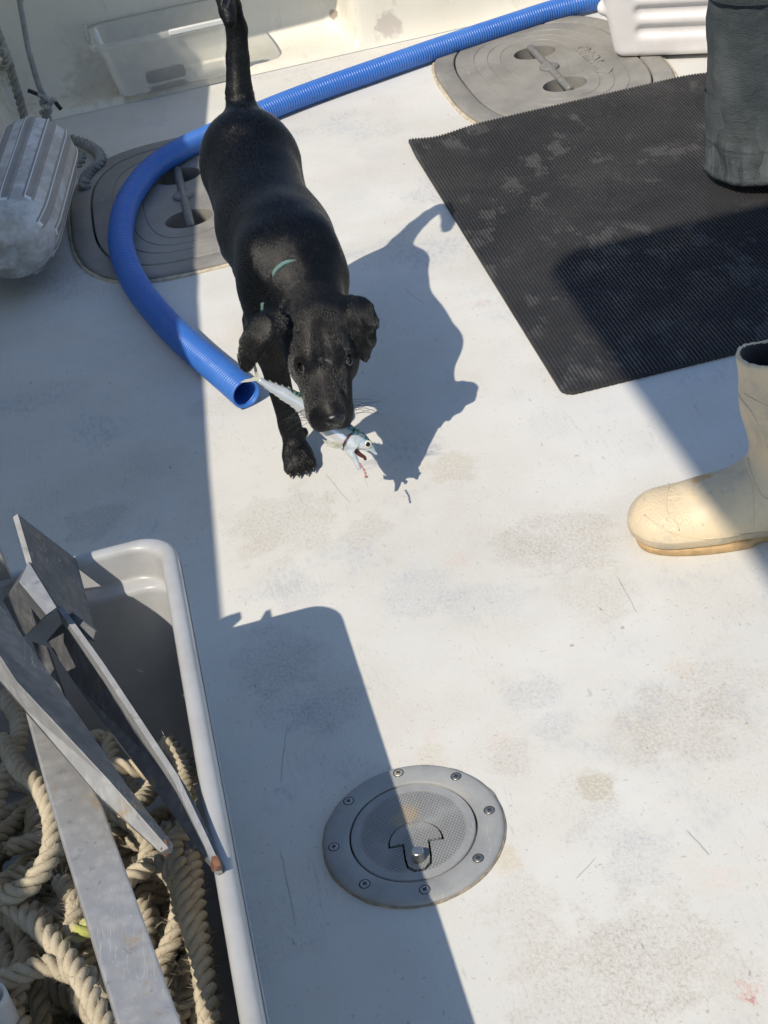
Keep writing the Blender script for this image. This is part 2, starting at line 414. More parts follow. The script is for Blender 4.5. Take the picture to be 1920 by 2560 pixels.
M = {}
M['deck'] = deck_material()
M['hull'] = hull_material()
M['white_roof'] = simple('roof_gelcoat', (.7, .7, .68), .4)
def hatch_material():
    m = MB('hatch_plastic', (.27, .26, .24), .55, spec=.4)
    base = m.mix(m.ramp(m.noise(9, 5, .6), .35, .7), (.285, .272, .245), (.205, .197, .178))
    base = m.mix(m.mul(m.ramp(m.noise(60, 5, .7), .56, .68), .35), base, (.36, .33, .27))
    sc = m.ramp(m.math('ABSOLUTE', m.math('SUBTRACT', m.noise(14, 2, .5, co=m.map((9, .5, 1), (0, 0, 1.1))), .5)), 0, .012, 1, 0)
    base = m.mix(m.mul(sc, m.ramp(m.noise(6, 3), .52, .64), .5), base, (.45, .44, .42))
    m.set('Base Color', base); m.bump(m.math('ADD', m.noise(300, 3), m.noise(40, 3)), .1, .001); return m.m
M['hatch'] = hatch_material()
M['well'] = simple('hatch_well_grime_shade', (.05, .042, .032), .35, var=.3, scale=120, bump=.5, bscale=160, bdist=.004, col2=(.16, .14, .11))  # dirty well floors, darkened further for the shade down inside
M['caulk'] = simple('old_sealant', (.60, .52, .38), .6, scale=60, col2=(.40, .33, .24))
M['dark_caulk'] = simple('grimy_sealant', (.22, .19, .15), .7, scale=60, col2=(.42, .34, .22))
M['bar'] = simple('handle_bar_plastic', (.20, .195, .18), .45, scale=50)
def plate_material(knurl):
    m = MB('deck_plate_knurled' if knurl else 'deck_plate_plastic', (.3, .31, .31), .5, spec=.45)
    base = m.mix(m.ramp(m.noise(22, 5, .65), .35, .7), (.335, .340, .335), (.265, .272, .275))
    base = m.mix(m.mul(m.ramp(m.noise(90, 5, .7), .55, .66), .3), base, (.42, .37, .28))
    sc = m.ramp(m.math('ABSOLUTE', m.math('SUBTRACT', m.noise(40, 2, .5, co=m.map((6, .5, 1), (0, 0, .7))), .5)), 0, .012, 1, 0)
    base = m.mix(m.mul(sc, m.ramp(m.noise(18, 3), .55, .64), .45), base, (.55, .56, .56))
    if knurl:
        base = m.mix(m.mul(m.spot((-.003, .024, 0), .022, .9, 70), .85), base, (.46, .37, .25))
        ga = m.wave(92, co=m.map((1, 1, 1), (0, 0, .55))); gb = m.wave(92, co=m.map((1, 1, 1), (0, 0, -.75)))
        g = m.math('MAXIMUM', m.ramp(ga, .66, .95), m.ramp(gb, .66, .95))
        r = m.n('ShaderNodeVectorMath', operation='LENGTH'); m.l(m.co, r.inputs[0])
        wear = m.mul(m.ramp(r.outputs['Value'], .059, .063, 1, 0), m.ramp(m.noise(18, 3), .30, .52, .35, 1))
        g = m.mul(g, wear)
        base = m.mix(m.mul(g, .62), base, (.10, .10, .095))
        m.set('Base Color', base); m.bump(m.math('SUBTRACT', m.noise(300, 3), m.mul(g, 2.2)), .5, .0012)
    else:
        m.set('Base Color', base); m.bump(m.noise(260, 3), .12, .0008)
    return m.m
M['plate'] = plate_material(False); M['lid'] = plate_material(True)
M['steel'] = simple('stainless_screw', (.42, .41, .39), .38, metal=.9, scale=200)
M['brass'] = simple('worn_bright_screw', (.72, .66, .50), .4, metal=.7, scale=200)
M['gap_dark'] = simple('dark_gap_tone', (.035, .03, .025), .8)  # near-black tone for gap, latch recess, screw rings and slots
def mat_material():
    m = MB('ribbed_rubber', (.03, .03, .032), .62, spec=.38)
    stripes = m.n('ShaderNodeSeparateXYZ'); m.l(m.co, stripes.inputs[0])
    base = m.mix(m.ramp(m.noise(5, 5, .6), .35, .68), (.022, .0225, .025), (.034, .0335, .034))
    # dry dusty patches that stay on rib tops
    top = m.ramp(stripes.outputs['Z'], .0062, .0076)
    dust = m.mul(m.ramp(m.noise(17, 6, .68, co=m.map((1, .6, 1))), .52, .58), m.ramp(m.noise(4.5, 3, .5), .42, .56), top)
    base = m.mix(m.mul(dust, .30), base, (.17, .165, .155))
    dust2 = m.ramp(m.noise(3.2, 6, .7, co=m.map(loc=(4, 2, 0))), .48, .70)
    base = m.mix(m.mul(dust2, .20), base, (.095, .092, .085))
    sp = m.ramp(m.noise(330, 2, .5), .715, .75); base = m.mix(m.mul(sp, m.ramp(m.noise(7, 3), .4, .6), .8), base, (.45, .43, .40))
    m.set('Base Color', base); m.set('Roughness', m.ramp(m.noise(12, 4), .3, .7, .48, .72)); m.bump(m.noise(250, 3), .25, .001); return m.m
M['mat'] = mat_material()
def hose_material():
    m = MB('blue_hose_pvc', (.02, .12, .6), .33, spec=.5)
    base = m.mix(m.ramp(m.noise(6, 4), .35, .7), (.036, .150, .51), (.054, .185, .55))
    base = m.mix(m.mul(m.ramp(m.noise(60, 5, .7), .60, .70), .35), base, (.10, .25, .58))
    m.set('Base Color', base); m.set('Roughness', m.ramp(m.noise(30, 4), .3, .7, .28, .5)); m.bump(m.noise(180, 3), .08, .001)
    m.b.inputs['Subsurface Weight'].default_value = 0.0
    return m.m
M['hose'] = hose_material()
M['cooler'] = simple('cooler_plastic', (.76, .73, .70), .42, var=.04, scale=12, bump=.05)
def fur_material():
    m = MB('black_fur', (.005, .005, .0055), .45, spec=.16)
    ck = m.noise(330, 3, .6, co=m.map((1, .28, .6), (.25, 0, 0)))
    base = m.mix(m.ramp(ck, .40, .72), (.0055, .0055, .006), (.017, .0165, .016))
    m.set('Base Color', base)
    m.set('Roughness', m.ramp(m.noise(40, 4), .3, .7, .40, .5))
    m.b.inputs['Sheen Weight'].default_value = .0; m.b.inputs['Sheen Roughness'].default_value = .4
    m.bump(m.math('ADD', ck, m.mul(m.noise(24, 3), .4)), .06, .0016)
    return m.m
M['fur'] = fur_material()
M['nose'] = simple('wet_dog_nose', (.010, .010, .010), .25, bump=.5, bscale=900, bdist=.0006)
M['eye'] = simple('dog_eye', (.012, .008, .005), .06, var=0, bump=0)
M['claw'] = simple('dog_claw', (.02, .018, .017), .25, bump=0)
M['lid_skin'] = simple('dog_eyelid', (.085, .08, .078), .4, bump=0)
M['collar'] = simple('teal_collar_webbing', (.12, .22, .195), .75, scale=120, bump=.5, bscale=700)
M['whisker'] = simple('whisker_hair', (.02, .02, .02), .4, bump=0)
M['tote'] = simple('tote_grey_plastic', (.43, .438, .445), .36, var=.06, scale=14, bump=.06, bscale=90, col2=(.385, .385, .38))
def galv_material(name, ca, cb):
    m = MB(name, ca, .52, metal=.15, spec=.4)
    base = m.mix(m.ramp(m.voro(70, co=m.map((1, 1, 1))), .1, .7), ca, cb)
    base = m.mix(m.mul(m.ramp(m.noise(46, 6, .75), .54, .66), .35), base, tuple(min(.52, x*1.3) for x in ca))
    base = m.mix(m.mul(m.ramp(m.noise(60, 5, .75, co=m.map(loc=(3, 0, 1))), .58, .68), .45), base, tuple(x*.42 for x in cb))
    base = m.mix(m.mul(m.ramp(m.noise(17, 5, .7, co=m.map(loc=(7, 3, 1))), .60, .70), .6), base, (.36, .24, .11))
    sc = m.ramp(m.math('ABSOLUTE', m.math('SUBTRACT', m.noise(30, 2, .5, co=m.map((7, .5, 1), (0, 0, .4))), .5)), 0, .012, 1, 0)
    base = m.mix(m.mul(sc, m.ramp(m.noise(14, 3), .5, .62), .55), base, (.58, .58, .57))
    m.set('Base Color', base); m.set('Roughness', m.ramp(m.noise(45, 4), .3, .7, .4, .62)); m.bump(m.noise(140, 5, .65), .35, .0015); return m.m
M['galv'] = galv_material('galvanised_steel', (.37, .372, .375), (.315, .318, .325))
M['galv_shade'] = galv_material('shaded_weathered_zinc', (.15, .15, .158), (.105, .107, .113))  # weathered zinc with the shaded side's darkness put into its colour
M['rust'] = simple('rusty_tip', (.22, .10, .055), .75, scale=120, bump=.4, col2=(.10, .055, .04))
def rope_material(name, c1, c2, tint=None):
    m = MB(name, c1, .85, spec=.2)
    base = m.mix(m.ramp(m.noise(26, 5, .65), .35, .68), c1, c2)
    base = m.mix(m.mul(m.ramp(m.noise(150, 4, .7), .55, .68), .4), base, tuple(x*.55 for x in c2))
    if tint is not None:
        for c, r, col, a in tint: base = m.mix(m.mul(m.spot(c, r, .5, 40), a), base, col)
    m.set('Base Color', base); m.bump(m.noise(600, 4, .7, co=m.map((1, 1, .5))), .7, .0012); return m.m
M['anchor_rope'] = rope_material('anchor_rope_fibre', (.57, .50, .38), (.46, .40, .29),
    [(at(185, 2000, .27), .03, (.48, .52, .12), .85), (at(400, 1745, .20), .03, (.34, .33, .14), .7)])
M['grey_rope'] = rope_material('weathered_grey_rope', (.40, .385, .33), (.27, .26, .225))
M['braid'] = rope_material('braided_cord', (.50, .49, .46), (.33, .32, .30))
M['black_tape'] = simple('taped_rope_end', (.02, .018, .017), .5)

# ------------------------------------------------------------------ setting: deck with openings under the hatches
HATCHES = [((.915, 3.405), .255, .375), ((-.012, 3.135), .255, .375)]
PLATE_C = (.0723, 1.1665); PLATE_R = .1043
holes = [[(c[0]+x, c[1]+y) for x, y in superell(a-.03, b-.03, 3.0, 64)] for c, a, b in HATCHES]
holes.append([(PLATE_C[0]+.085*math.cos(t*math.pi/24), PLATE_C[1]+.085*math.sin(t*math.pi/24)) for t in range(48)])
V, F = plate_holes([(-.9, -1.5), (3.2, -1.5), (3.2, 3.90), (-.9, 3.90)], holes, 0.0)
for hl in holes:
    g = wall_loop(hl, -.05, 0.0); V, F = join_geo((V, F), (g[0], [tuple(reversed(q)) for q in g[1]]))
tag(mesh('deck', V, F, M['deck'], smooth=False), kind='structure')

# transom: recessed wall at left, a block standing forward at right, one moulding
def transom():
    def prof(fy):     # cross-section (y,z) in front of a wall whose foot is at fy
        p = [(3.862, .0015), (3.868, .010), (3.880, .0165)]
        if fy > 3.95: p += [(fy-.085, .021), (fy-.045, .025), (fy-.022, .034), (fy-.008, .052), (fy, .085)]
        else: p = [(3.862, .0015), (3.866, .008), (3.871, .018), (3.876, .034), (3.879, .055)]
        top = .74
        f0 = p[-1][0]
        p += [(f0+.010, .18), (f0+.022, .40), (f0+.036, top)]
        return p
    def sheet(sections):
        n = len(sections[0]); V = [v for s_ in sections for v in s_]; F = []
        for i in range(len(sections)-1):
            for k in range(n-1): F.append((i*n+k, (i+1)*n+k, (i+1)*n+k+1, i*n+k+1))
        return V, F
    rec = prof(4.03); blk = prof(3.87)
    xs = [-.62, -.42, -.30, -.10, .10, .30, .46]
    secs = [[Vector((x, y, z)) for y, z in rec] for x in xs]
    # rounded inner corner then the block's side and rounded outer corner
    def mixp(t): return [(r[0]*(1-t)+b[0]*t, r[1]*(1-t)+b[1]*t) for r, b in zip(rec_r, blk_r)]
    def res(p, n=14):
        L = [0]
        for i in range(1, len(p)): L.append(L[-1]+math.dist(p[i], p[i-1]))
        L = [v/L[-1] for v in L]; return p
    rec_r = rec; blk_r = blk + []
    # equalise counts
    while len(blk_r) < len(rec_r): blk_r.insert(5, ((blk_r[4][0]+blk_r[5][0])/2, (blk_r[4][1]+blk_r[5][1])/2))
    for x, t in ((.488, .03), (.505, .12), (.514, .3), (.521, .6), (.528, .86), (.536, .96), (.552, 1.0), (.60, 1), (.8, 1), (1.2, 1), (2.0, 1), (3.2, 1)):
        secs.append([Vector((x, y, z)) for y, z in mixp(t)])
    return sheet(secs)
V, F = transom()
hull = tag(mesh('transom_wall', V, F, M['hull']), 'cream moulded stern wall with a recess behind the translucent tub', 'boat wall')
def shade_board_geo():
    outl = [(-.40, 3.612), (.10, 3.62), (.60, 3.635), (3.2, 3.66), (3.2, 3.83), (-.40, 3.82)]
    V1, F1 = plate_holes(outl, [], .79); V2, F2 = plate_holes(outl, [], .745); g = wall_loop(outl, .745, .79)
    return join_geo((V1, F1), (V2, [tuple(reversed(f)) for f in F2]), g)
V, F = shade_board_geo(); c_ = mesh('shade_board', V, F, M['hull'], hull, smooth=False)  # unseen board, added to shade the upper stern wall

for bx in (-.30, .35, 1.2, 2.2):
    yb = 4.07 if bx < .5 else 3.93
    mesh('shade_board_bracket', *box_geo((bx, (3.72+yb)/2, .722), (.03, yb-3.72, .042)), M['hull'], hull, smooth=False)  # made-up arms that hold the added shade board

# port bulwark with gunwale cap: its shade covers the left of the deck
LIP = [(-.36, 4.3), (-.405, 3.75), (-.443, 3.322), (-.535, 2.65), (-.598, 2.10), (-.616, 1.836), (-.641, 1.493), (-.666, 1.073), (-.69, .5), (-.72, -1.5)]
def bulwark():
    secs = []
    for x, y in LIP:
        b = min(-.405, x+.03) if y > 3.3 else x-.02
        secs.append([Vector(q) for q in ((b+.045, y, .002), (b+.02, y, .010), (b+.004, y, .028), (b-.004, y, .06), (b-.02, y, .3), (x-.05, y, .88), (x-.05, y, .90),
                     (x-.002, y, .902), (x, y, .906), (x, y, .946), (x-.006, y, .951), (x-.25, y, .955), (x-.27, y, .93), (x-.28, y, -.2))])
    n = len(secs[0]); V = [v for s_ in secs for v in s_]; F = []
    for i in range(len(secs)-1):
        for k in range(n-1): F.append((i*n+k, i*n+k+1, (i+1)*n+k+1, (i+1)*n+k))
    return V, F
V, F = bulwark(); tag(mesh('side_bulwark', V, F, M['hull']), 'cream side wall of the boat behind the fender', 'boat wall')

# hardtop roof over the helm, out of the picture: shades the mat corner and the boot
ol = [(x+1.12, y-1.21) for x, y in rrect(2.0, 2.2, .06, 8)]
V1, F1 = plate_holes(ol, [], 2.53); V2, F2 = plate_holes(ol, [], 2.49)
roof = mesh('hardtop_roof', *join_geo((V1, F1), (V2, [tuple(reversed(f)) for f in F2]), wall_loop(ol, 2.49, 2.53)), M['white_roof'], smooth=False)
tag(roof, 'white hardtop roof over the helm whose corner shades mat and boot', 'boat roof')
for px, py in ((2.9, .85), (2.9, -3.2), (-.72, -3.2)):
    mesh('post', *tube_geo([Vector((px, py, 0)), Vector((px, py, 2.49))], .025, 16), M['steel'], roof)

# ------------------------------------------------------------------ flush hatches
def hatch(name, c, a, b, label):
    root = empty(name, (c[0], c[1], 0), label, 'deck hatch', 'oval hatches in the deck')
    N = 128
    def ring(s, z, ga=0.0): return [Vector((x, y, z)) for x, y in superell(a*s-ga, b*s-ga, 2.9, N)]
    fl = [ring(1, 0.0005), ring(1, .008), ring(1, .011, .003), ring(1, .012, .008), ring(1, .012, .045), ring(1, .010, .047), ring(1, -.012, .047)]
    mesh('flange', *rings_geo(fl), M['hatch'], root)
    # old sealant bead round the flange
    pts = []; rr = []
    bead = []
    for k in range(N+1):
        x, y = superell(a+.0035, b+.0035, 2.9, N)[k % N]; bead.append(Vector((x, y, .001)))
    mesh('sealant_bead', *tube_geo(bead, lambda i: .0045+.0022*mnoise.noise(Vector((i*.23, c[0]*9, 0))), 8, False), M['caulk'], root)
    # lid: concentric mouldings, groove between
    g0 = .051
    prof = [(g0, -.012), (g0, .0095), (g0+.002, .0115)]
    for gpos in (.095, .128, .160):
        prof += [(gpos, .0115), (gpos+.001, .0098), (gpos+.0036, .0098), (gpos+.0046, .0115)]
    prof += [(.176, .0115)]
    rings = [ring(1, z, ga) for ga, z in prof]
    V, F = rings_geo(rings)
    inner = [(v.x, v.y) for v in rings[-1]]
    # finger wells joined by the slot of the turning bar
    w1 = [(-.034+.058*math.cos(t)*.9+.034, .125+.045*math.sin(t)) for t in np.linspace(0, 2*math.pi, 40, endpoint=False)]
    w2 = [(x, -y) for x, y in w1][::-1]
    V2, F2 = plate_holes(inner, [w1, w2], .0115)
    parts = [(V, F), (V2, F2)]
    for w in (w1, w2):
        g = wall_loop(w, -.072, .0115); parts.append((g[0], [tuple(reversed(q)) for q in g[1]]))
    lid = mesh('lid', *join_geo(*parts), M['hatch'], root)
    md = lid.modifiers.new('edge', 'EDGE_SPLIT'); md.split_angle = .6
    for w in (w1, w2):
        mesh('finger_well', *plate_holes([(x*1.05, y) for x, y in w], [], -.066), M['well'], lid, smooth=False)
    bar = tube_geo([Vector((0, -.166, .010)), Vector((0, -.162, .0115)), Vector((0, .162, .0115)), Vector((0, .166, .010))], lambda i: (.008, .0095, .0095, .008)[i], 16)
    bo = mesh('turning_bar', *bar, M['bar'], lid)
    hub = tube_geo([Vector((0, 0, .006)), Vector((0, 0, .0165)), Vector((0, 0, .0185))], lambda i: (.024, .024, .021)[i], 24)
    mesh('hub', *hub, M['bar'], bo)
    # moulded word and arrow
    cu = bpy.data.curves.new('word', 'FONT'); cu.body = 'OPEN'; cu.size = .05; cu.extrude = .0012; cu.bevel_depth = .0004; cu.align_x = 'CENTER'; cu.align_y = 'CENTER'
    tmp = bpy.data.objects.new('tmp_word', cu); COL.objects.link(tmp); bpy.context.view_layer.update()
    me = bpy.data.meshes.new_from_object(tmp.evaluated_get(bpy.context.evaluated_depsgraph_get())); bpy.data.objects.remove(tmp); bpy.data.curves.remove(cu)
    to = link('raised_word', me, None, lid, False); me.materials.clear(); me.materials.append(M['hatch'])
    to.location = (.108, .03, .0122); to.rotation_euler = (0, 0, -math.pi/2)
    ar = [(.094, -.06), (.094, -.092), (.085, -.092), (.108, -.125), (.131, -.092), (.122, -.092), (.122, -.06)]
    V1, F1 = plate_holes(ar, [], .0135)
    mesh('raised_arrow', *join_geo((V1, F1), wall_loop(ar, .0112, .0135)), M['hatch'], lid, smooth=False)
    # a strip of four joints on the outer moulding (short cross lines)
    return root
h1 = hatch('deck_hatch', *HATCHES[0], 'oval grey deck hatch in full sun under the white cooler')
h2 = hatch('deck_hatch', *HATCHES[1], 'oval grey deck hatch in shade under the blue hose and the dog')

# ------------------------------------------------------------------ round inspection plate
def deck_plate():
    root = empty('deck_plate', (PLATE_C[0], PLATE_C[1], 0), 'round grey deck plate with eight screws half in shadow', 'deck plate')
    N = 96
    def ring(r, z): return [Vector((r*math.cos(2*math.pi*k/N), r*math.sin(2*math.pi*k/N), z)) for k in range(N)]
    R = PLATE_R
    mesh('flange', *rings_geo([ring(R, .0004), ring(R, .0035), ring(R-.0015, .0055), ring(R-.005, .0066), ring(.0755, .0066), ring(.0742, .0056), ring(.0742, -.012)]), M['plate'], root)
    mesh('sealant', *tube_geo([Vector((p.x*1.004, p.y*1.004, .0008)) for p in ring(R, 0)+[ring(R, 0)[0]]], lambda i: .0016+.0012*mnoise.noise(Vector((i*.35, 0, 4))), 8, False), M['dark_caulk'], root)
    mesh('gap', *rings_geo([ring(.0742, -.010), ring(.060, -.010)]), M['gap_dark'], root)
    # lid with the opening of the latch: half round plus slot, measured from the photo
    c = Vector((PLATE_C[0], PLATE_C[1], 0))
    def pk(cx, cy): return at((760+cx/3.072)/_D, (1880+cy/3.072)/_D, .006)-c
    p1 = pk(662, 728); p2 = pk(1058, 658); mid = (p1+p2)/2; u = (p2-p1).normalized(); half = (p2-p1).length/2
    v = Vector((-u.y, u.x, 0))
    def latch_outline(g):
        r = half+g; pts = []
        for k in range(25):
            t = math.pi*k/24; q = mid+u*(r*math.cos(t))+v*(r*.98*math.sin(t)); pts.append((q.x, q.y))
        sw = .0135+g; sl_ = .036+g
        for a_, b_ in ((-r, -g), (-sw, -g), (-sw, -sl_*.6), (-sw*.9, -sl_*.9), (-sw*.4, -sl_*1.1), (sw*.4, -sl_*1.1), (sw*.9, -sl_*.9), (sw, -sl_*.6), (sw, -g), (r, -g)):
            q = mid+u*a_+v*b_; pts.append((q.x, q.y))
        out = [pts[0]]
        for p in pts[1:]:
            if math.dist(p, out[-1]) > 1e-5: out.append(p)
        if math.dist(out[0], out[-1]) < 1e-5: out.pop()
        return out
    lo = [(p.x, p.y) for p in ring(.0712, 0)]
    hole = latch_outline(.0022)
    rim = rings_geo([ring(.0722, -.010), ring(.0722, .0042), ring(.0712, .0056)])
    V2, F2 = plate_holes(lo, [hole], .0056)
    g = wall_loop(hole, -.008, .0056)
    lid = mesh('lid', *join_geo(rim, (V2, F2), (g[0], [tuple(reversed(q)) for q in g[1]])), M['lid'], root)
    lid.modifiers.new('edge', 'EDGE_SPLIT').split_angle = .6
    mesh('recess', *plate_holes([(x*1.0, y*1.0) for x, y in latch_outline(.006)], [], -.007), M['gap_dark'], lid, smooth=False)
    lo2 = latch_outline(0)
    V1, F1 = plate_holes(lo2, [], .0072)
    la = mesh('latch', *join_geo((V1, F1), wall_loop(lo2, -.004, .0072)), M['lid'], root, smooth=False); bevel_mesh(la, .0008)
    pc = mid-v*.026+u*.001
    pin = tube_geo([pc+Vector((0, 0, -.004)), pc+Vector((0, 0, .0145)), pc+Vector((0, 0, .0155))], lambda i: (.0068, .0068, .0058)[i], 28)
    p_ = mesh('latch_pin', *pin, M['steel'], la); p_.modifiers.new('edge', 'EDGE_SPLIT').split_angle = .6
    for i, (cx, cy) in enumerate(((725, 163), (1168, 190), (1423, 450), (1338, 818), (928, 1060), (467, 1017), (230, 732), (343, 380))):
        q = pk(cx, cy); bm = bmesh.new()
        rr = .0048
        rg = [[Vector((q.x+r_*math.cos(2*math.pi*k/20), q.y+r_*math.sin(2*math.pi*k/20), z_)) for k in range(20)] for r_, z_ in ((rr+.0008, .0060), (rr+.0006, .0069), (rr, .0072), (rr*.8, .0075), (rr*.45, .0076))]
        VV, FF = rings_geo(rg, cap1=True)
        mesh('countersink', *rings_geo([[Vector((q.x+r_*math.cos(2*math.pi*k/20), q.y+r_*math.sin(2*math.pi*k/20), .0068)) for k in range(20)] for r_ in (.0040, .0066)]), M['gap_dark'], root)
        a0 = random.uniform(0, 1.5); cr = []
        s_ = mesh('screw', VV, FF, M['brass'] if i == 0 else M['steel'], root)
        cross = []
        for aa in (a0, a0+math.pi/2):
            rt = Matrix.Rotation(aa, 3, 'Z'); cross.append(box_geo((q.x, q.y, .0076 + (.0002 if aa == a0 else .00035)), (.0056, .0013, .0004), rt))
        mesh('drive_slot', *join_geo(*cross), M['gap_dark'], s_, smooth=False)
        bm.free()
    return root
deck_plate()

# ------------------------------------------------------------------ ribbed rubber mat
def rubber_mat():
    x0, x1, y0, y1 = .507, 1.80, 1.984, 3.148
    pitch = .0068; nr = int((x1-x0)/pitch); V = []; rows = 72; xs = []
    for i in range(nr):
        for f, z in ((0, .0052), (.22, .0052), (.34, .0078), (.82, .0078), (.94, .0052)): xs.append((x0+(i+f)*pitch, z))
    cr = .022
    def lift(x, y):
        d = math.hypot(x-x0, y-y1); l = .010*math.exp(-(d/.05)**2)
        q = ((abs(x-HATCHES[0][0][0])/.256)**2.9+(abs(y-HATCHES[0][0][1])/.376)**2.9)**(1/2.9)
        t_ = min(1, max(0, (1.50-q)/.48)); l += .0112*t_*t_*(3-2*t_)      # the mat rides up over the hatch rim
        return l+.0012*(1+mnoise.noise(Vector((x*3, y*3, 0))))+.004*max(0, mnoise.noise(Vector((x*1.7+4, y*1.4, 2))))*math.exp(-((y-y0)/.12)**2)
    ys = [y0+(y1-y0)*j/rows for j in range(rows+1)]
    for x, z in xs:
        ya = y0
        if x < x0+cr: ya = y0+cr-math.sqrt(max(0, cr*cr-(x0+cr-x)**2))
        for j in range(rows+1):
            y = ya+(y1-ya)*j/rows
            xe = x
            V.append(Vector((xe, y+.0006*((int((x-x0)/pitch)) % 2 if j in (0, rows) else 0), z+lift(x, y))))
    n = rows+1; F = []
    for i in range(len(xs)-1):
        for j in range(rows): F.append((i*n+j, (i+1)*n+j, (i+1)*n+j+1, i*n+j+1))
    # skirt to the deck
    m0 = len(V); border = [i*n for i in range(len(xs))] + [(len(xs)-1)*n+j for j in range(1, n)] + [i*n+rows for i in range(len(xs)-2, -1, -1)] + [j for j in range(rows-1, 0, -1)]
    for b in border: V.append(Vector((V[b].x, V[b].y, max(.0006, V[b].z-.0075))))
    L = len(border)
    for k in range(L): F.append((border[k], m0+k, m0+(k+1) % L, border[(k+1) % L]))
    o = mesh('rubber_mat', V, F, M['mat'], smooth=False)
    tag(o, 'black ribbed rubber mat lying flat on the white deck', 'mat')
rubber_mat()

# ------------------------------------------------------------------ blue suction hose
def hose():
    z = .029
    px = [(531, 851, .0275), (470, 798, z), (400, 738, z), (340, 676, z), (291, 610, z), (265, 545, .037), (262, 492, .041), (278, 432, .041), (322, 370, .041), (385, 326, .038), (450, 295, z), (520, 262, z),
          (600, 228, z), (700, 190, z), (800, 155, z), (900, 120, z), (1000, 86, z), (1100, 53, z), (1190, 24, .03), (1275, 2, .03)]
    ctrl = [at(*p) for p in px]; ctrl += [ctrl[-1]+Vector((.25, .02, 0)), ctrl[-1]+Vector((.6, -.05, 0)), ctrl[-1]+Vector((1.0, -.35, 0))]
    R = .0262; rp = .0070; pts = spline(ctrl, rp/7); fr = frames(pts); N = 28; V = []; F = []
    s = 0
    for i, p in enumerate(pts):
        if i: s += (pts[i]-pts[i-1]).length
        T, Nn, B = fr[i]
        for k in range(N):
            a = 2*math.pi*k/N
            ph = (s/rp+a/(2*math.pi)) % 1
            dg = min(ph, 1-ph); r = R+.0006-.0026*math.exp(-(dg/.13)**2)
            V.append(p+(Nn*math.cos(a)+B*math.sin(a))*r)
    L = len(pts)
    for i in range(L-1):
        for k in range(N):
            k2 = (k+1) % N; F.append((i*N+k, i*N+k2, (i+1)*N+k2, (i+1)*N+k))
    # open mouth: rim and ribbed bore
    bore = []
    for i in range(0, 120):
        T, Nn, B = fr[i]; r = .0222+.0007*math.sin(i*2*math.pi/7)
        bore.append([pts[i]+(Nn*math.cos(2*math.pi*k/N)+B*math.sin(2*math.pi*k/N))*r for k in range(N)])
    b0 = len(V); V += [q for rg in bore for q in rg]
    for k in range(N):
        k2 = (k+1) % N; F.append((k2, k, b0+k, b0+k2))
    for i in range(len(bore)-1):
        for k in range(N):
            k2 = (k+1) % N; F.append((b0+i*N+k2, b0+i*N+k, b0+(i+1)*N+k, b0+(i+1)*N+k2))
    F.append(tuple(b0+(len(bore)-1)*N+k for k in range(N)))
    o = mesh('hose', V, F, M['hose'])
    tag(o, 'blue ribbed suction hose curving across the deck behind the dog', 'hose')
hose()

# ------------------------------------------------------------------ translucent tub on the ledge, with a block inside
def tub_material():
    m = MB('translucent_polypropylene', (.8, .8, .78), .3)
    tr = m.n('ShaderNodeBsdfTransparent'); tr.inputs[0].default_value = (.96, .965, .95, 1)
    tl = m.n('ShaderNodeBsdfTranslucent'); tl.inputs[0].default_value = (.82, .82, .78, 1)
    df = m.n('ShaderNodeBsdfDiffuse'); df.inputs[0].default_value = (.74, .75, .72, 1)
    gl = m.n('ShaderNodeBsdfGlossy'); gl.inputs['Roughness'].default_value = .22; gl.inputs[0].default_value = (.9, .9, .9, 1)
    a = m.n('ShaderNodeMixShader'); a.inputs[0].default_value = .5; m.l(tl.outputs[0], a.inputs[1]); m.l(df.outputs[0], a.inputs[2])
    b = m.n('ShaderNodeMixShader'); m.l(m.ramp(m.noise(20, 3), .3, .7, .46, .58), b.inputs[0]); m.l(tr.outputs[0], b.inputs[2]); m.l(a.outputs[0], b.inputs[1])
    fr = m.n('ShaderNodeFresnel'); fr.inputs[0].default_value = 1.4
    c = m.n('ShaderNodeMixShader'); m.l(m.mul(fr.outputs[0], .7), c.inputs[0]); m.l(b.outputs[0], c.inputs[1]); m.l(gl.outputs[0], c.inputs[2])
    m.l(c.outputs[0], m.out.inputs[0]); return m.m
M['tub'] = tub_material()
M['tub_rim'] = simple('tub_rim_plastic', (.66, .66, .63), .3, var=.03, bump=0)
M['sponge'] = simple('dark_grey_block', (.075, .08, .09), .8, scale=80, bump=.5, bscale=300, bdist=.002)
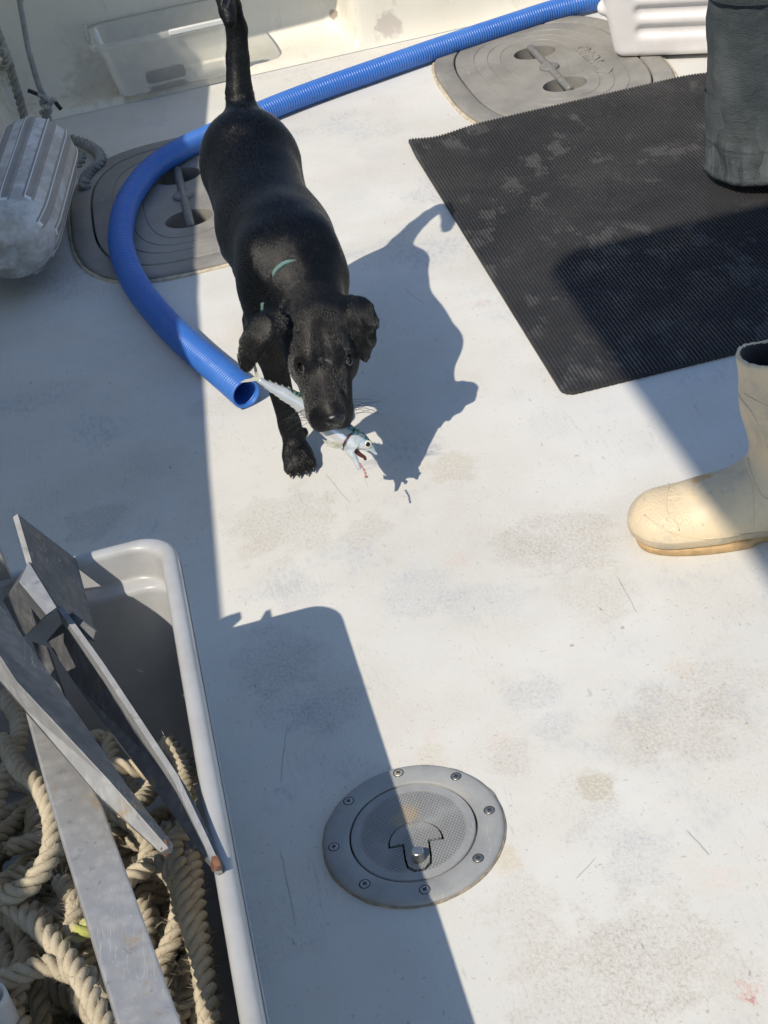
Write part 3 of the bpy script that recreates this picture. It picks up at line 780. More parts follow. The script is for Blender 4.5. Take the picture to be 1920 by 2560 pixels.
def tub():
    root = empty('storage_tub', (.043, 3.915, .0215), 'translucent plastic storage tub on the ledge against the stern wall', 'tub')
    z0, z1 = 0, .158
    def rg(hx, hy, r, z): return [Vector((x, y, z)) for x, y in rrect(hx, hy, r, 8)]
    V, F = rings_geo([rg(.140, .060, .02, z0+.002), rg(.148, .068, .024, z0), rg(.154, .073, .026, z0+.006), rg(.178, .088, .034, z1-.012), rg(.181, .090, .035, z1-.006)], cap0=True)
    mesh('tub_wall', V, F, M['tub'], root)
    V, F = rings_geo([rg(.181, .090, .035, z1-.008), rg(.197, .104, .042, z1-.004), rg(.201, .107, .044, z1-.014), rg(.200, .106, .044, z1-.020)])
    mesh('rim', V, F, M['tub'], root)
    mesh('handle', *box_geo((.082, -.1035, z1-.010), (.15, .010, .015)), M['tub_rim'], root, smooth=False).modifiers.new('b', 'BEVEL').width = .003
    mesh('handle', *box_geo((-.198, .0, z1+.006), (.012, .10, .022)), M['tub'], root, smooth=False).modifiers.new('b', 'BEVEL').width = .004
    V, F = box_geo((0, 0, 0), (.105, .045, .024)); o = mesh('sponge_block', V, F, M['sponge'], smooth=False); bevel_mesh(o, .008, 3)
    o.location = (.018, 3.888, .046); o.rotation_euler = (0, 0, .03)
    tag(o, 'dark grey block seen through the front of the translucent tub', 'sponge')
tub()

# ------------------------------------------------------------------ white cooler
def cooler():
    root = empty('cooler', (1.063, 3.367, .0125), 'white ribbed cooler standing on the sunlit hatch behind the leg', 'cooler')
    root.rotation_euler = (0, 0, -.528)
    L, Dp, Hh = .62, .36, .34
    b = Body((-.09, -.09, -.02), (L+.09, Dp+.09, Hh+.02), .0055)
    def f(P):
        t = np.clip(P[..., 2]/Hh, 0, 1); e = .040*t
        qx = np.abs(P[..., 0]-L/2)-(L/2+e-.03); qy = np.abs(P[..., 1]-Dp/2)-(Dp/2+e-.03); qz = np.abs(P[..., 2]-Hh/2)-(Hh/2-.015)
        d2 = np.hypot(np.maximum(qx, 0), np.maximum(qy, 0))+np.minimum(np.maximum(qx, qy), 0)-.03
        a = d2+.015; c = qz
        return np.hypot(np.maximum(a, 0), np.maximum(c, 0))+np.minimum(np.maximum(a, c), 0)-.015
    b.field(f)
    for z in (.060, .108, .156, .204):
        y = -.006-.040*z/Hh
        b.cone((.075, y, z+.004), (L-.075, y, z+.004), .0165, .0165, .006, sub=True)
        for x in (-.006-.04*z/Hh,):
            b.cone((x, .09, z+.004), (x, Dp-.09, z+.004), .0165, .0165, .006, sub=True)
    b.ell((-.018, .03, .115), (.018, .030, .018), .012)       # moulded bump by the handle
    b.obj('body', M['cooler'], root, 1)
    b2 = Body((-.1, -.1, .31), (L+.1, Dp+.1, .43), .007)
    b2.field(lambda P: np.maximum.reduce([np.abs(P[..., 0]-L/2)-(L/2+.05), np.abs(P[..., 1]-Dp/2)-(Dp/2+.05), np.abs(P[..., 2]-.375)-.032]))
    b2.obj('lid', M['cooler'], root, 3)
cooler()

# ------------------------------------------------------------------ fender with its lines
def fender_material():
    m = MB('weathered_fender_vinyl', (.6, .6, .58), .5, spec=.35)
    sep = m.n('ShaderNodeSeparateXYZ'); m.l(m.co, sep.inputs[0])
    dirt = m.math('ADD', m.noise(9, 6, .68), m.mul(m.noise(50, 5, .7), .35))
    base = m.mix(m.ramp(dirt, .58, .80), (.66, .655, .64), (.43, .41, .38))
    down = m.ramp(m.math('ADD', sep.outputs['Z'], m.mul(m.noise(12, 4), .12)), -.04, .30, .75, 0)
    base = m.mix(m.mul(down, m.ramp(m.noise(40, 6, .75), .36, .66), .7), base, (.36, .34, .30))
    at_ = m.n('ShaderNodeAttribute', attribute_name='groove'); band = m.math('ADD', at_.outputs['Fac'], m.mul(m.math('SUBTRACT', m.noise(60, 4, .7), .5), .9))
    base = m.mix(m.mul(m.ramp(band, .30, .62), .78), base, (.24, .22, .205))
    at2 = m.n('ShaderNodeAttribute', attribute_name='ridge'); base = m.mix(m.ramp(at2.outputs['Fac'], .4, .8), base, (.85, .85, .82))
    base = m.mix(m.mul(m.spot((.03, -.085, .03), .05, 1.0, 30, (1, 1, 3)), .8), base, (.27, .14, .05))
    base = m.mix(m.mul(m.spot((-.03, -.03, .0), .04, 1.0, 30), .5), base, (.24, .13, .05))
    m.set('Base Color', base); m.bump(m.noise(90, 5, .65), .22, .002); return m.m
M['fender'] = fender_material()
def fender():
    near = at(17, 540, .115); far = at(88, 312, .135); ax = (far-near); L = ax.length; ax.normalize()
    root = empty('boat_fender', near, 'large grimy white ribbed fender lying against the side wall', 'fender')
    up = (Vector((0, 0, 1))-ax*ax.z).normalized(); sd_ = ax.cross(up)
    R = .090; N = 180; rows = 90
    prof = []
    for j in range(rows+1):
        t = j/rows; x = t*L
        e0 = min(1, (x+.012)/.13); e1 = min(1, (L-x+.006)/.10)
        r = R*(.46+.54*(1-(1-e0)**2.2)**.5)*(.22+.78*(1-(1-e1)**2.3)**.5)
        prof.append((x, r))
    V = []; F = []; G = []; Rg = []
    nr = 12
    for j, (x, r) in enumerate(prof):
        t = x/L
        for k in range(N):
            a = 2*math.pi*k/N; ph = ((a/(2*math.pi))*nr+.28) % 1
            d = abs(ph-.5)
            lng = min(max((t-.09-.05*math.sin(int(a/(2*math.pi)*nr+.28)*2.3))/.02, 0), 1)*min(max((.97-t)/.03, 0), 1)
            rid = math.exp(-((d-.155)/.030)**2) if d < .3 else 0
            endcap = math.exp(-((t-.10-.05*math.sin(int(a/(2*math.pi)*nr+.28)*2.3))/.010)**2) if d < .155 else 0
            rid = max(rid*lng, endcap*min(max((.97-t)/.03, 0), 1))
            dr = .0042*rid
            V.append(ax*x+(up*math.cos(a)+sd_*math.sin(a))*(r+dr))
            G.append((1.0 if d < .24 else max(0, 1-(d-.24)/.06))*lng); Rg.append(rid)
    for j in range(rows):
        for k in range(N):
            k2 = (k+1) % N; F.append((j*N+k, (j+1)*N+k, (j+1)*N+k2, j*N+k2))
    c0 = len(V); V.append(ax*(-.018)); G.append(0); Rg.append(0); c1 = len(V); V.append(ax*(L+.008)); G.append(0); Rg.append(0)
    for k in range(N):
        k2 = (k+1) % N; F.append((k, k2, c0)); F.append((rows*N+k2, rows*N+k, c1))
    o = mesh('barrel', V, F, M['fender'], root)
    for nm, dat in (('groove', G), ('ridge', Rg)):
        at_ = o.data.attributes.new(nm, 'FLOAT', 'POINT'); at_.data.foreach_set('value', dat)
    rot = Matrix((sd_, up, ax)).transposed()
    tb = mesh('end_tab', *box_geo(ax*(-.035), (.045, .024, .06), rot), M['fender'], root, smooth=False); bevel_mesh(tb, .008, 3)
    ey = mesh('end_tab', *box_geo(ax*(L+.03), (.022, .05, .08), rot), M['fender'], root, smooth=False); bevel_mesh(ey, .008, 3)
    return near, far, ax
fn, ff, fax = fender()
def rope_thing(name, ctrl, R, pitch, mat, label, lobes=3, fuzz=0, seed=1, parent=None):
    g = rope_geo(ctrl, R, pitch, lobes=lobes)
    if fuzz: g = join_geo(g, fuzz_geo(ctrl, R, fuzz, R*.9, seed=seed))
    o = mesh(name, *g, mat, parent)
    if label: tag(o, label, 'rope')
    return o
# thick laid mooring line coming down by the wall
c = [Vector((-.385, 3.66, .742)), aty(-40, -30, 3.64).lerp(Vector((-.385, 3.66, .742)), .3), aty(-4, 75, 3.66), aty(12, 115, 3.66), aty(30, 175, 3.66), aty(46, 228, 3.66), aty(56, 262, 3.65), aty(70, 300, 3.64)]
rp = rope_thing('mooring_line', c, .0115, .0165, M['grey_rope'], 'thick grey laid rope hanging from the top edge behind the fender', fuzz=120, seed=3)
c = [aty(-6, 118, 3.64), aty(4, 108, 3.635), aty(14, 118, 3.635), aty(12, 138, 3.64), aty(0, 150, 3.64)]
rope_thing('knot', c, .011, .016, M['grey_rope'], None, parent=rp)
fray = fuzz_geo([aty(4, 140, 3.635), aty(10, 165, 3.63), aty(14, 182, 3.63)], .008, 160, .022, .0007, 4)
mesh('frayed_end', *fray, rope_material('frayed_yellow_fibre', (.42, .38, .25), (.36, .33, .22)), rp)
# thin braided cord knotted to the fender eye, taped black ends
c = [Vector((-.30, 3.70, .742)), aty(36, -30, 3.70), aty(42, 0, 3.70), aty(52, 55, 3.69), aty(60, 100, 3.68), aty(72, 145, 3.66), aty(86, 190, 3.64), aty(99, 212, 3.62), aty(100, 228, 3.61)]
bc = rope_thing('braided_cord', c, .0075, .006, M['braid'], 'thin pale braided cord tied to the fender with black taped ends', lobes=4)
for q in ([(94, 210, 3.61), (104, 214, 3.595), (108, 224, 3.60), (97, 228, 3.605), (90, 220, 3.61), (98, 212, 3.60)],
          [(92, 228, 3.61), (103, 232, 3.59), (106, 242, 3.60), (94, 246, 3.605), (88, 238, 3.61)],
          [(101, 236, 3.60), (97, 250, 3.60), (95, 266, 3.60), (104, 270, 3.59), (107, 250, 3.60)]):
    rope_thing('knot', [aty(*p) for p in q], .0075, .006, M['braid'], None, lobes=4, parent=bc)
for q, e in (([(98, 214, 3.60), (88, 208, 3.595), (80, 203, 3.59)], [(80, 203, 3.59), (70, 199, 3.59), (60, 195, 3.59)]),
             ([(104, 216, 3.60), (114, 214, 3.595), (120, 221, 3.59)], [(120, 221, 3.59), (126, 229, 3.59), (132, 236, 3.59)])):
    rope_thing('cord_end', [aty(*p) for p in q], .0062, .006, M['braid'], None, lobes=4, parent=bc)
    mesh('taped_tip', *tube_geo([aty(*p) for p in e], .0052, 10), M['black_tape'], bc)
# rope eye lying on deck behind the fender
c = [at(120, 325, .02), at(150, 303, .022), at(185, 312, .020), at(212, 330, .018), at(216, 352, .017), at(196, 372, .016), at(182, 392, .016), at(186, 402, .016), at(170, 404, .016)]
rope_thing('rope_end', c, .0135, .018, M['grey_rope'], 'short end of grey green rope lying on deck beside the fender', fuzz=90, seed=8)
c2 = [at(140, 335, .035), at(160, 325, .036), at(176, 338, .034), at(170, 352, .03), at(150, 365, .025)]
rope_thing('rope_end', c2, .0115, .016, M['grey_rope'], 'grey rope loop tucked between fender and the rope end')

# ------------------------------------------------------------------ grey tote
TCX, TCY, THX, THY = -.3075, .9475, .2035, .4975
def tote():
    root = empty('tote_box', (TCX, TCY, 0), 'grey plastic tote full of rope with an anchor laid on it', 'tote')
    def rg(i, z, r=.045, ix=None): return [Vector((x, y, z)) for x, y in rrect(THX-(i if ix is None else ix), THY-i, max(.012, r-i*.4), 10)]
    prof = [(.046, .004), (.040, 0), (.034, .006), (.006, .262), (.002, .270), (.0, .274), (.0, .292), (.0015, .2968), (.005, .2995), (.010, .3002), (.0145, .2996), (.0178, .297), (.0195, .292)]
    inn = [(.0205, .262, .0205), (.022, .2585, .0208), (.026, .2565, .021), (.036, .2550, .0213), (.0395, .2525, .0217), (.041, .247, .022), (.062, .012, .036), (.068, .006, .042)]
    V, F = rings_geo([rg(i, z) for i, z in prof]+[rg(i, z, ix=x) for i, z, x in inn], cap0=True, cap1=True)
    mesh('shell', V, F, M['tote'], root)
    # moulded seam line along the outside lip
    rim = [Vector((p.x, p.y, .275)) for p in rg(-.0008, 0)]; rim.append(rim[0])
    mesh('lip_seam', *tube_geo(rim, .0012, 6, False), M['tote'], root)
    root.rotation_euler = (0, 0, .0185)
tote()

# ------------------------------------------------------------------ galvanised anchor lying across the tote
def hull_geo(pts):
    bm = bmesh.new()
    for p in pts: bm.verts.new(p)
    r = bmesh.ops.convex_hull(bm, input=bm.verts); 
    bmesh.ops.delete(bm, geom=[v for v in bm.verts if not v.link_faces], context='VERTS')
    bm.verts.index_update(); V = [v.co.copy() for v in bm.verts]; F = [tuple(v.index for v in f.verts) for f in bm.faces]; bm.free(); return V, F
def slab(pts, th):        # thick plate under a polygon of 3-D points
    pts = [Vector(p) for p in pts]; nrm = Vector((0, 0, 0))
    for i in range(len(pts)): nrm += (pts[i]-pts[0]).cross(pts[(i+1) % len(pts)]-pts[0])
    nrm.normalize()
    if nrm.dot(CAMP-pts[0]) < 0: pts.reverse(); nrm = -nrm
    n = len(pts); V = pts+[p-nrm*th for p in pts]
    return V, [tuple(range(n)), tuple(range(2*n-1, n-1, -1))]+[(k, n+k, n+(k+1) % n, (k+1) % n) for k in range(n)]
def anchor():
    root = empty('anchor', (-.22, 1.05, .30), 'galvanised fluke anchor resting on the rope in the grey tote', 'anchor')
    def put(name, geo, mat='galv', bev=.0018, par=None):
        V, F = geo; o = mesh(name, [Vector(v)-root.location for v in V], F, M[mat], par or root, smooth=False)
        bm = bmesh.new(); bm.from_mesh(o.data); bmesh.ops.recalc_face_normals(bm, faces=bm.faces); bm.to_mesh(o.data); bm.free()
        if bev: bevel_mesh(o, bev, 2, .5)
        return o
    # shank: long flat bar running out of the picture
    a, b, c = at(36, 1462, .318), at(96, 1500, .318), at(392, 2212, .350)
    nsh = (b-a).cross(c-a).normalized(); d, m1, m2 = atp(254, 2212, a, nsh), atp(222, 1740, a, nsh), atp(100, 1700, a, nsh)
    ext = (c-b).normalized()*.25
    put('shank', slab([a, b, m1, c, c+ext*.9, d+ext*.9, d, m2], .014), bev=.002)
    # ridged near fluke
    r0, r1, r2 = at(-30, 1372, .418), at(34, 1470, .412), at(364, 1832, .352)
    n1 = (.70, .15, .60)
    e0, e1, e2 = atp(-10, 1288, r1, n1), atp(180, 1560, r1, n1), atp(367, 1815, r2, n1)
    l0, l1, l2 = at(-60, 1400, .375), at(52, 1530, .378), at(346, 1842, .342)
    l15 = at(214, 1720, .360); r15 = at(236, 1686, .376); e15 = atp(270, 1690, r1.lerp(r2, .6), n1)
    V = [r0, r1, r15, r2, e0, e1, e15, e2, l0, l1, l15, l2]
    dz = (-.042, -.042, -.020, -.007)*2+(-.014, -.014, -.010, -.006); n = len(V); V = V+[v+Vector((.002, 0, dz[i])) for i, v in enumerate(V)]
    top = [(0, 1, 5, 4), (1, 2, 6, 5), (2, 3, 7, 6), (0, 8, 9, 1), (1, 9, 10, 2), (2, 10, 11, 3)]
    F = list(top)+[tuple(i+n for i in reversed(f)) for f in top]
    loop = [4, 5, 6, 7, 3, 11, 10, 9, 8, 0]
    F += [(loop[i], loop[(i+1) % 10], loop[(i+1) % 10]+n, loop[i]+n) for i in range(10)]
    f1 = put('fluke', (V, F), 'galv_shade', bev=.0012)
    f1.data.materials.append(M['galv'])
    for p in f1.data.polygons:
        if p.normal.dot(Vector((-.6, -.2, .77))) > .55: p.material_index = 1  # sunward faces take the lighter zinc: sunlight put into the colour
    tp = [at(362, 1826, .3525), at(346, 1836, .345), at(354, 1842, .343), at(368, 1836, .343), at(367, 1818, .347), at(356, 1812, .353)]
    put('rusty_point', hull_geo([p+Vector((0, 0, .0012)) for p in tp]+[p-Vector((0, 0, .006)) for p in tp]), 'rust', .001, f1)
    # far fluke: web in the near fluke's shade and darkened in colour, lit top edge in lighter zinc
    top_e = [at(x, y, z) for x, y, z in ((140, 1338, .320), (150, 1350, .319), (230, 1462, .313), (316, 1592, .308), (388, 1700, .304), (450, 1828, .304), (474, 1880, .306))]
    low_e = [at(x, y, z) for x, y, z in ((462, 1882, .302), (438, 1856, .292), (364, 1745, .272), (255, 1607, .266), (160, 1475, .268), (100, 1385, .272))]
    tip = top_e[-1]
    web = slab(top_e+low_e, .007)
    f2 = put('fluke', web, 'galv_shade', bev=.001)
    hh = (.018, .018, .018, .017, .015, .010, .007)
    rib = rings_geo([[p+Vector((-.004, -.001, -.004)), p+Vector((.002, 0, -.004)), p+Vector((.002, 0, h_)), p+Vector((-.0035, -.001, h_-.001))] for p, h_ in zip(top_e, hh)], True, True)
    rib = ([Vector(v)-Vector((.46, .45, -.05))*0 for v in rib[0]], rib[1])
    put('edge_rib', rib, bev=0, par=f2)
    tp = [tip+Vector((0, 0, .006)), tip.lerp(top_e[-2], .22)+Vector((0, 0, .008)), tip.lerp(low_e[1], .3)]
    put('rusty_point', hull_geo([p+Vector((x, y, z)) for p in tp for x in (-.0028, .0030) for y in (-.002, .002) for z in (-.004, .0020)]), 'rust', .001, f2)
    # crown plate standing up beyond the rim
    Dd = at(122, 1302, .360); n3 = (.92, .02, .39)
    for _ in range(12):      # slide the plate along the sight line until its tip stands .397 m high
        A = atp(38, 1110, Dd, n3); Dd = at(122, 1302, Dd.z+.6*(.397-A.z))
    A, B, B2, Cc, D2, E = [atp(x, y, Dd, n3) for x, y in ((38, 1110), (165, 1208), (192, 1310), (207, 1368), (150, 1330), (72, 1226))]
    cp = put('crown_plate', slab([A, B, B2, Cc, D2, Dd, E], .0065), 'galv_shade', bev=0)
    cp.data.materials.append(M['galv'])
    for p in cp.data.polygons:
        if len(p.vertices) == 4: p.material_index = 1  # edge faces lighter, the light they catch is coloured in
    rc = A+Vector((-.050, .003, -.024))
    put('crown_lug', slab([rc+Vector((.017*math.cos(t), 0, .019*math.sin(t)+(.004 if t < 1.2 else 0))) for t in np.linspace(-.3, 3.4, 12)]+[rc+Vector((-.017, 0, -.06)), rc+Vector((.017, 0, -.06))], .010), bev=0)  # unseen rounded lump, added for its bump in the tote's shadow
    put('crown_plate', slab([A+Vector((-.17, -.06, -.05)), B+Vector((-.14, -.03, 0)), Cc+Vector((-.17, -.02, 0)), E+Vector((-.17, -.03, 0))], .0055), bev=.0012)
    # crown block that carries the shank
    blk = [at(41, 1257, .385), at(62, 1214, .385), at(122, 1312, .372), at(100, 1328, .372)]
    low = [at(7, 1298, .300), at(50, 1377, .295)]
    back = [p+(p-CAMP).normalized()*.055 for p in blk+low]
    cb = put('crown_block', hull_geo(blk+low+back), 'galv_shade', bev=0); cb.data.materials.append(M['galv'])
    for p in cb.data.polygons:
        if p.normal.z > .82: p.material_index = 1  # top face in lighter zinc, its sunlight painted in
    put('crown_strut', slab([at(68, 1385, .285), at(100, 1395, .285), at(130, 1480, .278), at(160, 1560, .27), at(130, 1545, .27)], .008), 'galv_shade', bev=.001)
    put('crown_lug', slab([at(136, 1334, .332), at(156, 1322, .338), at(207, 1362, .328), at(200, 1384, .322), at(176, 1378, .322)], .006), 'galv_shade', bev=.001)
anchor()

# ------------------------------------------------------------------ anchor rope heaped in the tote
def rope_heap():
    rnd = random.Random(11); geos = []
    x0, x1, y0, y1 = TCX-THX+.075, TCX+THX-.072, TCY-THY+.075, TCY+THY-.16
    R = .0094
    # random worm-like lays, layer on layer
    for layer in range(11):
        z = .05+layer*.0185
        p = Vector((rnd.uniform(x0, x1), rnd.uniform(y0, y1), z)); ang = rnd.uniform(0, 6.28); pts = []; turn = rnd.choice((-1, 1))*.4
        for i in range(62):
            pts.append(p.copy()); ang += turn+rnd.uniform(-.22, .22)
            if rnd.random() < .10: turn = -turn*rnd.uniform(.5, 1.3)
            turn = max(-.65, min(.65, turn if abs(turn) > .12 else .3))
            q = p+Vector((math.cos(ang), math.sin(ang), 0))*.040
            if not (x0 < q.x < x1 and y0 < q.y < y1):
                tgt = Vector(((x0+x1)/2, (y0+y1)/2+rnd.uniform(-.2, .2), 0))-p; want = math.atan2(tgt.y, tgt.x)
                ang = ang+.8*((want-ang+math.pi) % (2*math.pi)-math.pi); q = p+Vector((math.cos(ang), math.sin(ang), 0))*.034
                q.x = min(max(q.x, x0), x1); q.y = min(max(q.y, y0), y1)
            yy = (q.y-y0)/(y1-y0)
            q.z = z-.055*max(0, yy-.55)*2+.012*math.sin(i*.9+layer)+.010*rnd.uniform(-1, 1); p = q
        geos.append(rope_geo(pts, R, R*1.45))
        geos.append(fuzz_geo(pts, R, 420, .011, seed=layer))
    feat = [
        [(-60, 1640, .22), (0, 1600, .24), (40, 1660, .27), (85, 1700, .285), (112, 1765, .29), (110, 1840, .29), (75, 1900, .285), (30, 1930, .28), (-20, 1925, .27), (-70, 1880, .25)],
        [(-60, 1860, .25), (0, 1935, .26), (60, 1985, .265), (120, 2040, .27), (160, 2090, .275), (195, 2150, .28), (235, 2230, .28), (270, 2300, .28)],
        [(30, 2190, .25), (-30, 2140, .25), (40, 2105, .262), (110, 2085, .27), (165, 2110, .272)],
        [(358, 1600, .17), (395, 1650, .18), (410, 1720, .20), (400, 1790, .215), (372, 1830, .225), (395, 1900, .23), (410, 1990, .235), (440, 2090, .235), (470, 2230, .235)],
        [(300, 1880, .21), (350, 1870, .22), (390, 1930, .225), (378, 2020, .225), (345, 2090, .22), (360, 2180, .22), (400, 2260, .22)],
        [(455, 1835, .215), (470, 1900, .225), (480, 1990, .23), (482, 2090, .235), (490, 2230, .235)],
        [(130, 1900, .235), (165, 1960, .245), (160, 2010, .25), (195, 2005, .25), (240, 1990, .24)],
        [(60, 1960, .23), (110, 2010, .235), (150, 2080, .235), (210, 2120, .24), (250, 2140, .24)],
        [(0, 1500, .20), (40, 1560, .22), (30, 1640, .235), (0, 1700, .24), (-20, 1780, .245)],
        [(310, 1640, .16), (360, 1620, .17), (420, 1640, .17), (425, 1690, .18), (385, 1720, .18)],
    ]
    for k, f_ in enumerate(feat):
        pts = [at(*q) for q in f_]
        for p in pts: p.x = min(p.x, x1+.024)
        geos.append(rope_geo(pts, .0100, .0100*1.45)); geos.append(fuzz_geo(pts, .0100, 260, .010, seed=40+k))
    o = mesh('anchor_rope', *join_geo(*geos), M['anchor_rope'])
    tag(o, 'tan laid anchor rope heaped in the grey tote under the anchor', 'rope')
rope_heap()
# white cut pipe end among the rope at the picture's edge
pe = at(-24, 2152, .285)
V, F = rings_geo([[pe+Vector((r*math.cos(2*math.pi*k/32), r*math.sin(2*math.pi*k/32), z)) for k in range(32)] for r, z in ((.0150, -.10), (.0150, -.001), (.0145, 0), (.0128, 0), (.0122, -.001), (.0122, -.10))])
tag(mesh('pipe_end', V, F, simple('white_pipe_plastic', (.66, .67, .68), .35)), 'white plastic pipe end standing among the tan rope', 'pipe')

# ------------------------------------------------------------------ rubber boot
def boot_material():
    m = MB('cream_boot_rubber', (.6, .5, .34), .5, spec=.4)
    base = m.mix(m.ramp(m.noise(12, 5, .62), .35, .7), (.71, .575, .375), (.61, .505, .355))
    base = m.mix(m.mul(m.ramp(m.noise(22, 6, .7), .50, .66), .6), base, (.42, .385, .30))
    base = m.mix(m.mul(m.spot((.585, 1.59, .09), .025, 1, 50), .8), base, (.50, .29, .10))
    base = m.mix(m.mul(m.ramp(m.noise(70, 5, .7), .62, .7), .5), base, (.33, .29, .22))
    m.set('Base Color', base)
    sep = m.n('ShaderNodeSeparateXYZ'); m.l(m.co, sep.inputs[0])
    zig = m.wave(60, 5.0, 26, co=m.map((.5, .5, 2.2), (0, 0, .4)), direction='Z')
    band = m.mul(m.ramp(sep.outputs['Z'], .026, .029, 1, 0), m.ramp(sep.outputs['Z'], .010, .013))
    kn = m.voro(240); toe = m.mul(m.ramp(sep.outputs['X'], .545, .552, 1, 0), m.ramp(sep.outputs['Z'], .038, .044))
    h = m.math('ADD', m.math('ADD', m.mul(zig, band, 1.2), m.mul(kn, toe, .7)), m.mul(m.noise(24, 4), .8))
    m.bump(h, .55, .0022); return m.m
M['boot'] = boot_material()
M['sole'] = simple('gum_sole', (.52, .34, .16), .55, scale=60, col2=(.38, .25, .12))
M['boot_in'] = simple('boot_lining', (.05, .045, .045), .9)
def boot():
    root = empty('rubber_boot', (.65, 1.56, 0), 'cream rubber boot standing on deck by the corner of the black mat', 'boot')
    def loc(q): return q
    b = Body((.45, 1.44, -.01), (.87, 1.70, .36), .0042)
    b.ell((.552, 1.577, .026), (.070, .060, .036), .02)
    b.ell((.525, 1.584, .026), (.042, .048, .034), .02)
    b.cone((.585, 1.570, .026), (.665, 1.556, .040), .046, .048, .03)
    b.cone((.620, 1.565, .028), (.684, 1.556, .060), .036, .050, .022)
    b.cone((.66, 1.555, .040), (.765, 1.540, .044), .044, .042, .03)
    b.cone((.60, 1.562, .028), (.72, 1.550, .032), .052, .047, .02)
    b.cone((.702, 1.555, .09), (.700, 1.558, .19), .052, .060, .022)
    b.cone((.700, 1.558, .19), (.699, 1.562, .34), .060, .074, .02)
    zz = b.lo[2]+b.res*np.arange(b.n[2]); b.V = np.maximum(b.V, (.0118-zz)[None, None, :].astype(np.float32))
    # top cut slightly dipping, hollow shaft
    X = (b.lo[0]+b.res*np.arange(b.n[0]))[:, None, None]; Y = (b.lo[1]+b.res*np.arange(b.n[1]))[None, :, None]
    cut = zz[None, None, :]-(.266-.06*(X-.63)-.20*(Y-1.56)+.003*np.sin(X*70))
    b.V = np.maximum(b.V, cut.astype(np.float32))
    b.cone((.701, 1.556, .11), (.699, 1.562, .40), .0455, .0735, .003, sub=True)
    o = b.obj('upper', M['boot'], root, 2); o.location = -root.location
    me = o.data; me.materials.append(M['boot_in'])
    for p in me.polygons:
        c = p.center; t = min(max((c.z-.11)/.29, 0), 1); ctr = Vector((.701-.002*t, 1.556+.006*t, c.z)); rr = .0455+.028*t
        if c.z > .09 and (Vector((c.x, c.y, c.z))-ctr).length < rr+.0012 and c.z < .298 and p.normal.z < .75 and (Vector((c.x-ctr.x, c.y-ctr.y, 0))).dot(p.normal) < 0: p.material_index = 1
    # raised welt lines on the shaft and over the toe
    def on(pts, r=.0013):
        mesh('seam', *tube_geo(spline([Vector(p)-root.location for p in pts], .004), r, 8), M['boot'], root)

    from mathutils.bvhtree import BVHTree
    bt = BVHTree.FromPolygons([v.co.copy() for v in me.vertices], [tuple(p.vertices) for p in me.polygons])
    for line, rr in (([(760, 1492), (738, 1560), (738, 1690), (760, 1750), (830, 1810), (848, 1880)], .0011), ([(740, 1578), (870, 1572), (1000, 1566)], .0008), ([(1368, 560), (1430, 655), (1530, 715), (1638, 772)], .0010),
                     ([(1378, 650), (1480, 800), (1560, 960), (1638, 1140)], .0014), ([(1462, 1230), (1520, 1450), (1580, 1560), (1638, 1602)], .0014), ([(1445, 1350), (1505, 1500), (1512, 1700), (1500, 1880)], .0009),
                     ([(540, 1740), (640, 1820), (800, 1905), (1060, 1948), (1250, 1938), (1450, 1908), (1638, 1893)], .0012)):
        pts = []
        for cx, cy in line:
            hit = bt.ray_cast(CAMP, _ray((1460+cx/3.567)/_D, (800+cy/3.567)/_D))
            if hit[0] is not None: pts.append(hit[0])
        if len(pts) > 1:
            fine_ = []
            for p in spline(pts, .003):
                h2 = bt.find_nearest(p); fine_.append(h2[0] if h2[0] is not None else p)
            on(fine_, rr)
    # sole: tapered outline
    outl = []
    for k in range(72):
        t = 2*math.pi*k/72; c, s = math.cos(t), math.sin(t)
        x = -.152*c; w = .059 if x < 0 else .052
        w *= (1-.04*math.exp(-((x-.03)/.05)**2)); y = w*math.copysign(abs(s)**.72, s)
        outl.append(Vector((x, y, 0)))
    rt = Matrix.Rotation(-.10, 3, 'Z'); cc = Vector((.640, 1.562, 0))-root.location
    rings = [[rt @ (p*sc)+cc+Vector((0, 0, z)) for p in outl] for sc, z in ((1.0, .0004), (1.02, .003), (1.03, .0095), (1.02, .0125), (.93, .013))]
    mesh('sole', *rings_geo(rings, True, True), M['sole'], root)
boot()

# ------------------------------------------------------------------ person standing at the right edge (only one trouser leg is in the picture)
def denim_material():
    m = MB('faded_grey_denim', (.06, .075, .085), .85, spec=.2)
    base = m.mix(m.ramp(m.noise(7, 5, .62, co=m.map((1, 1, .5))), .35, .68), (.058, .069, .072), (.110, .122, .120))
    base = m.mix(m.mul(m.ramp(m.noise(30, 6, .7), .55, .70), .4), base, (.13, .13, .115))
    sep = m.n('ShaderNodeSeparateXYZ'); m.l(m.co, sep.inputs[0])
    hem = m.ramp(sep.outputs['Z'], .10, .125, 1, 0)
    base = m.mix(m.mul(hem, m.ramp(m.noise(60, 4, .7, co=m.map((1, 1, .12))), .42, .6), .7), base, (.15, .165, .17))
    line = m.mul(m.ramp(m.math('ABSOLUTE', m.math('SUBTRACT', sep.outputs['Z'], .098)), .0015, .004, 1, 0), .8)
    base = m.mix(m.mul(line, .55), base, (.035, .04, .045))
    base = m.mix(m.mul(m.spot((1.02, 2.49, .085), .010, .8, 60), .9), base, (.35, .48, .46))
    m.set('Base Color', base); m.bump(m.math('ADD', m.mul(m.noise(13, 5, .6, co=m.map((1, 1, 1.3))), 3.2), m.noise(500, 2)), .75, .008); return m.m
M['denim'] = denim_material()
M['skin'] = simple('skin', (.50, .29, .20), .5, var=.1, scale=20)
M['shirt'] = simple('grey_cotton_shirt', (.16, .17, .18), .9, scale=20, bump=.3)
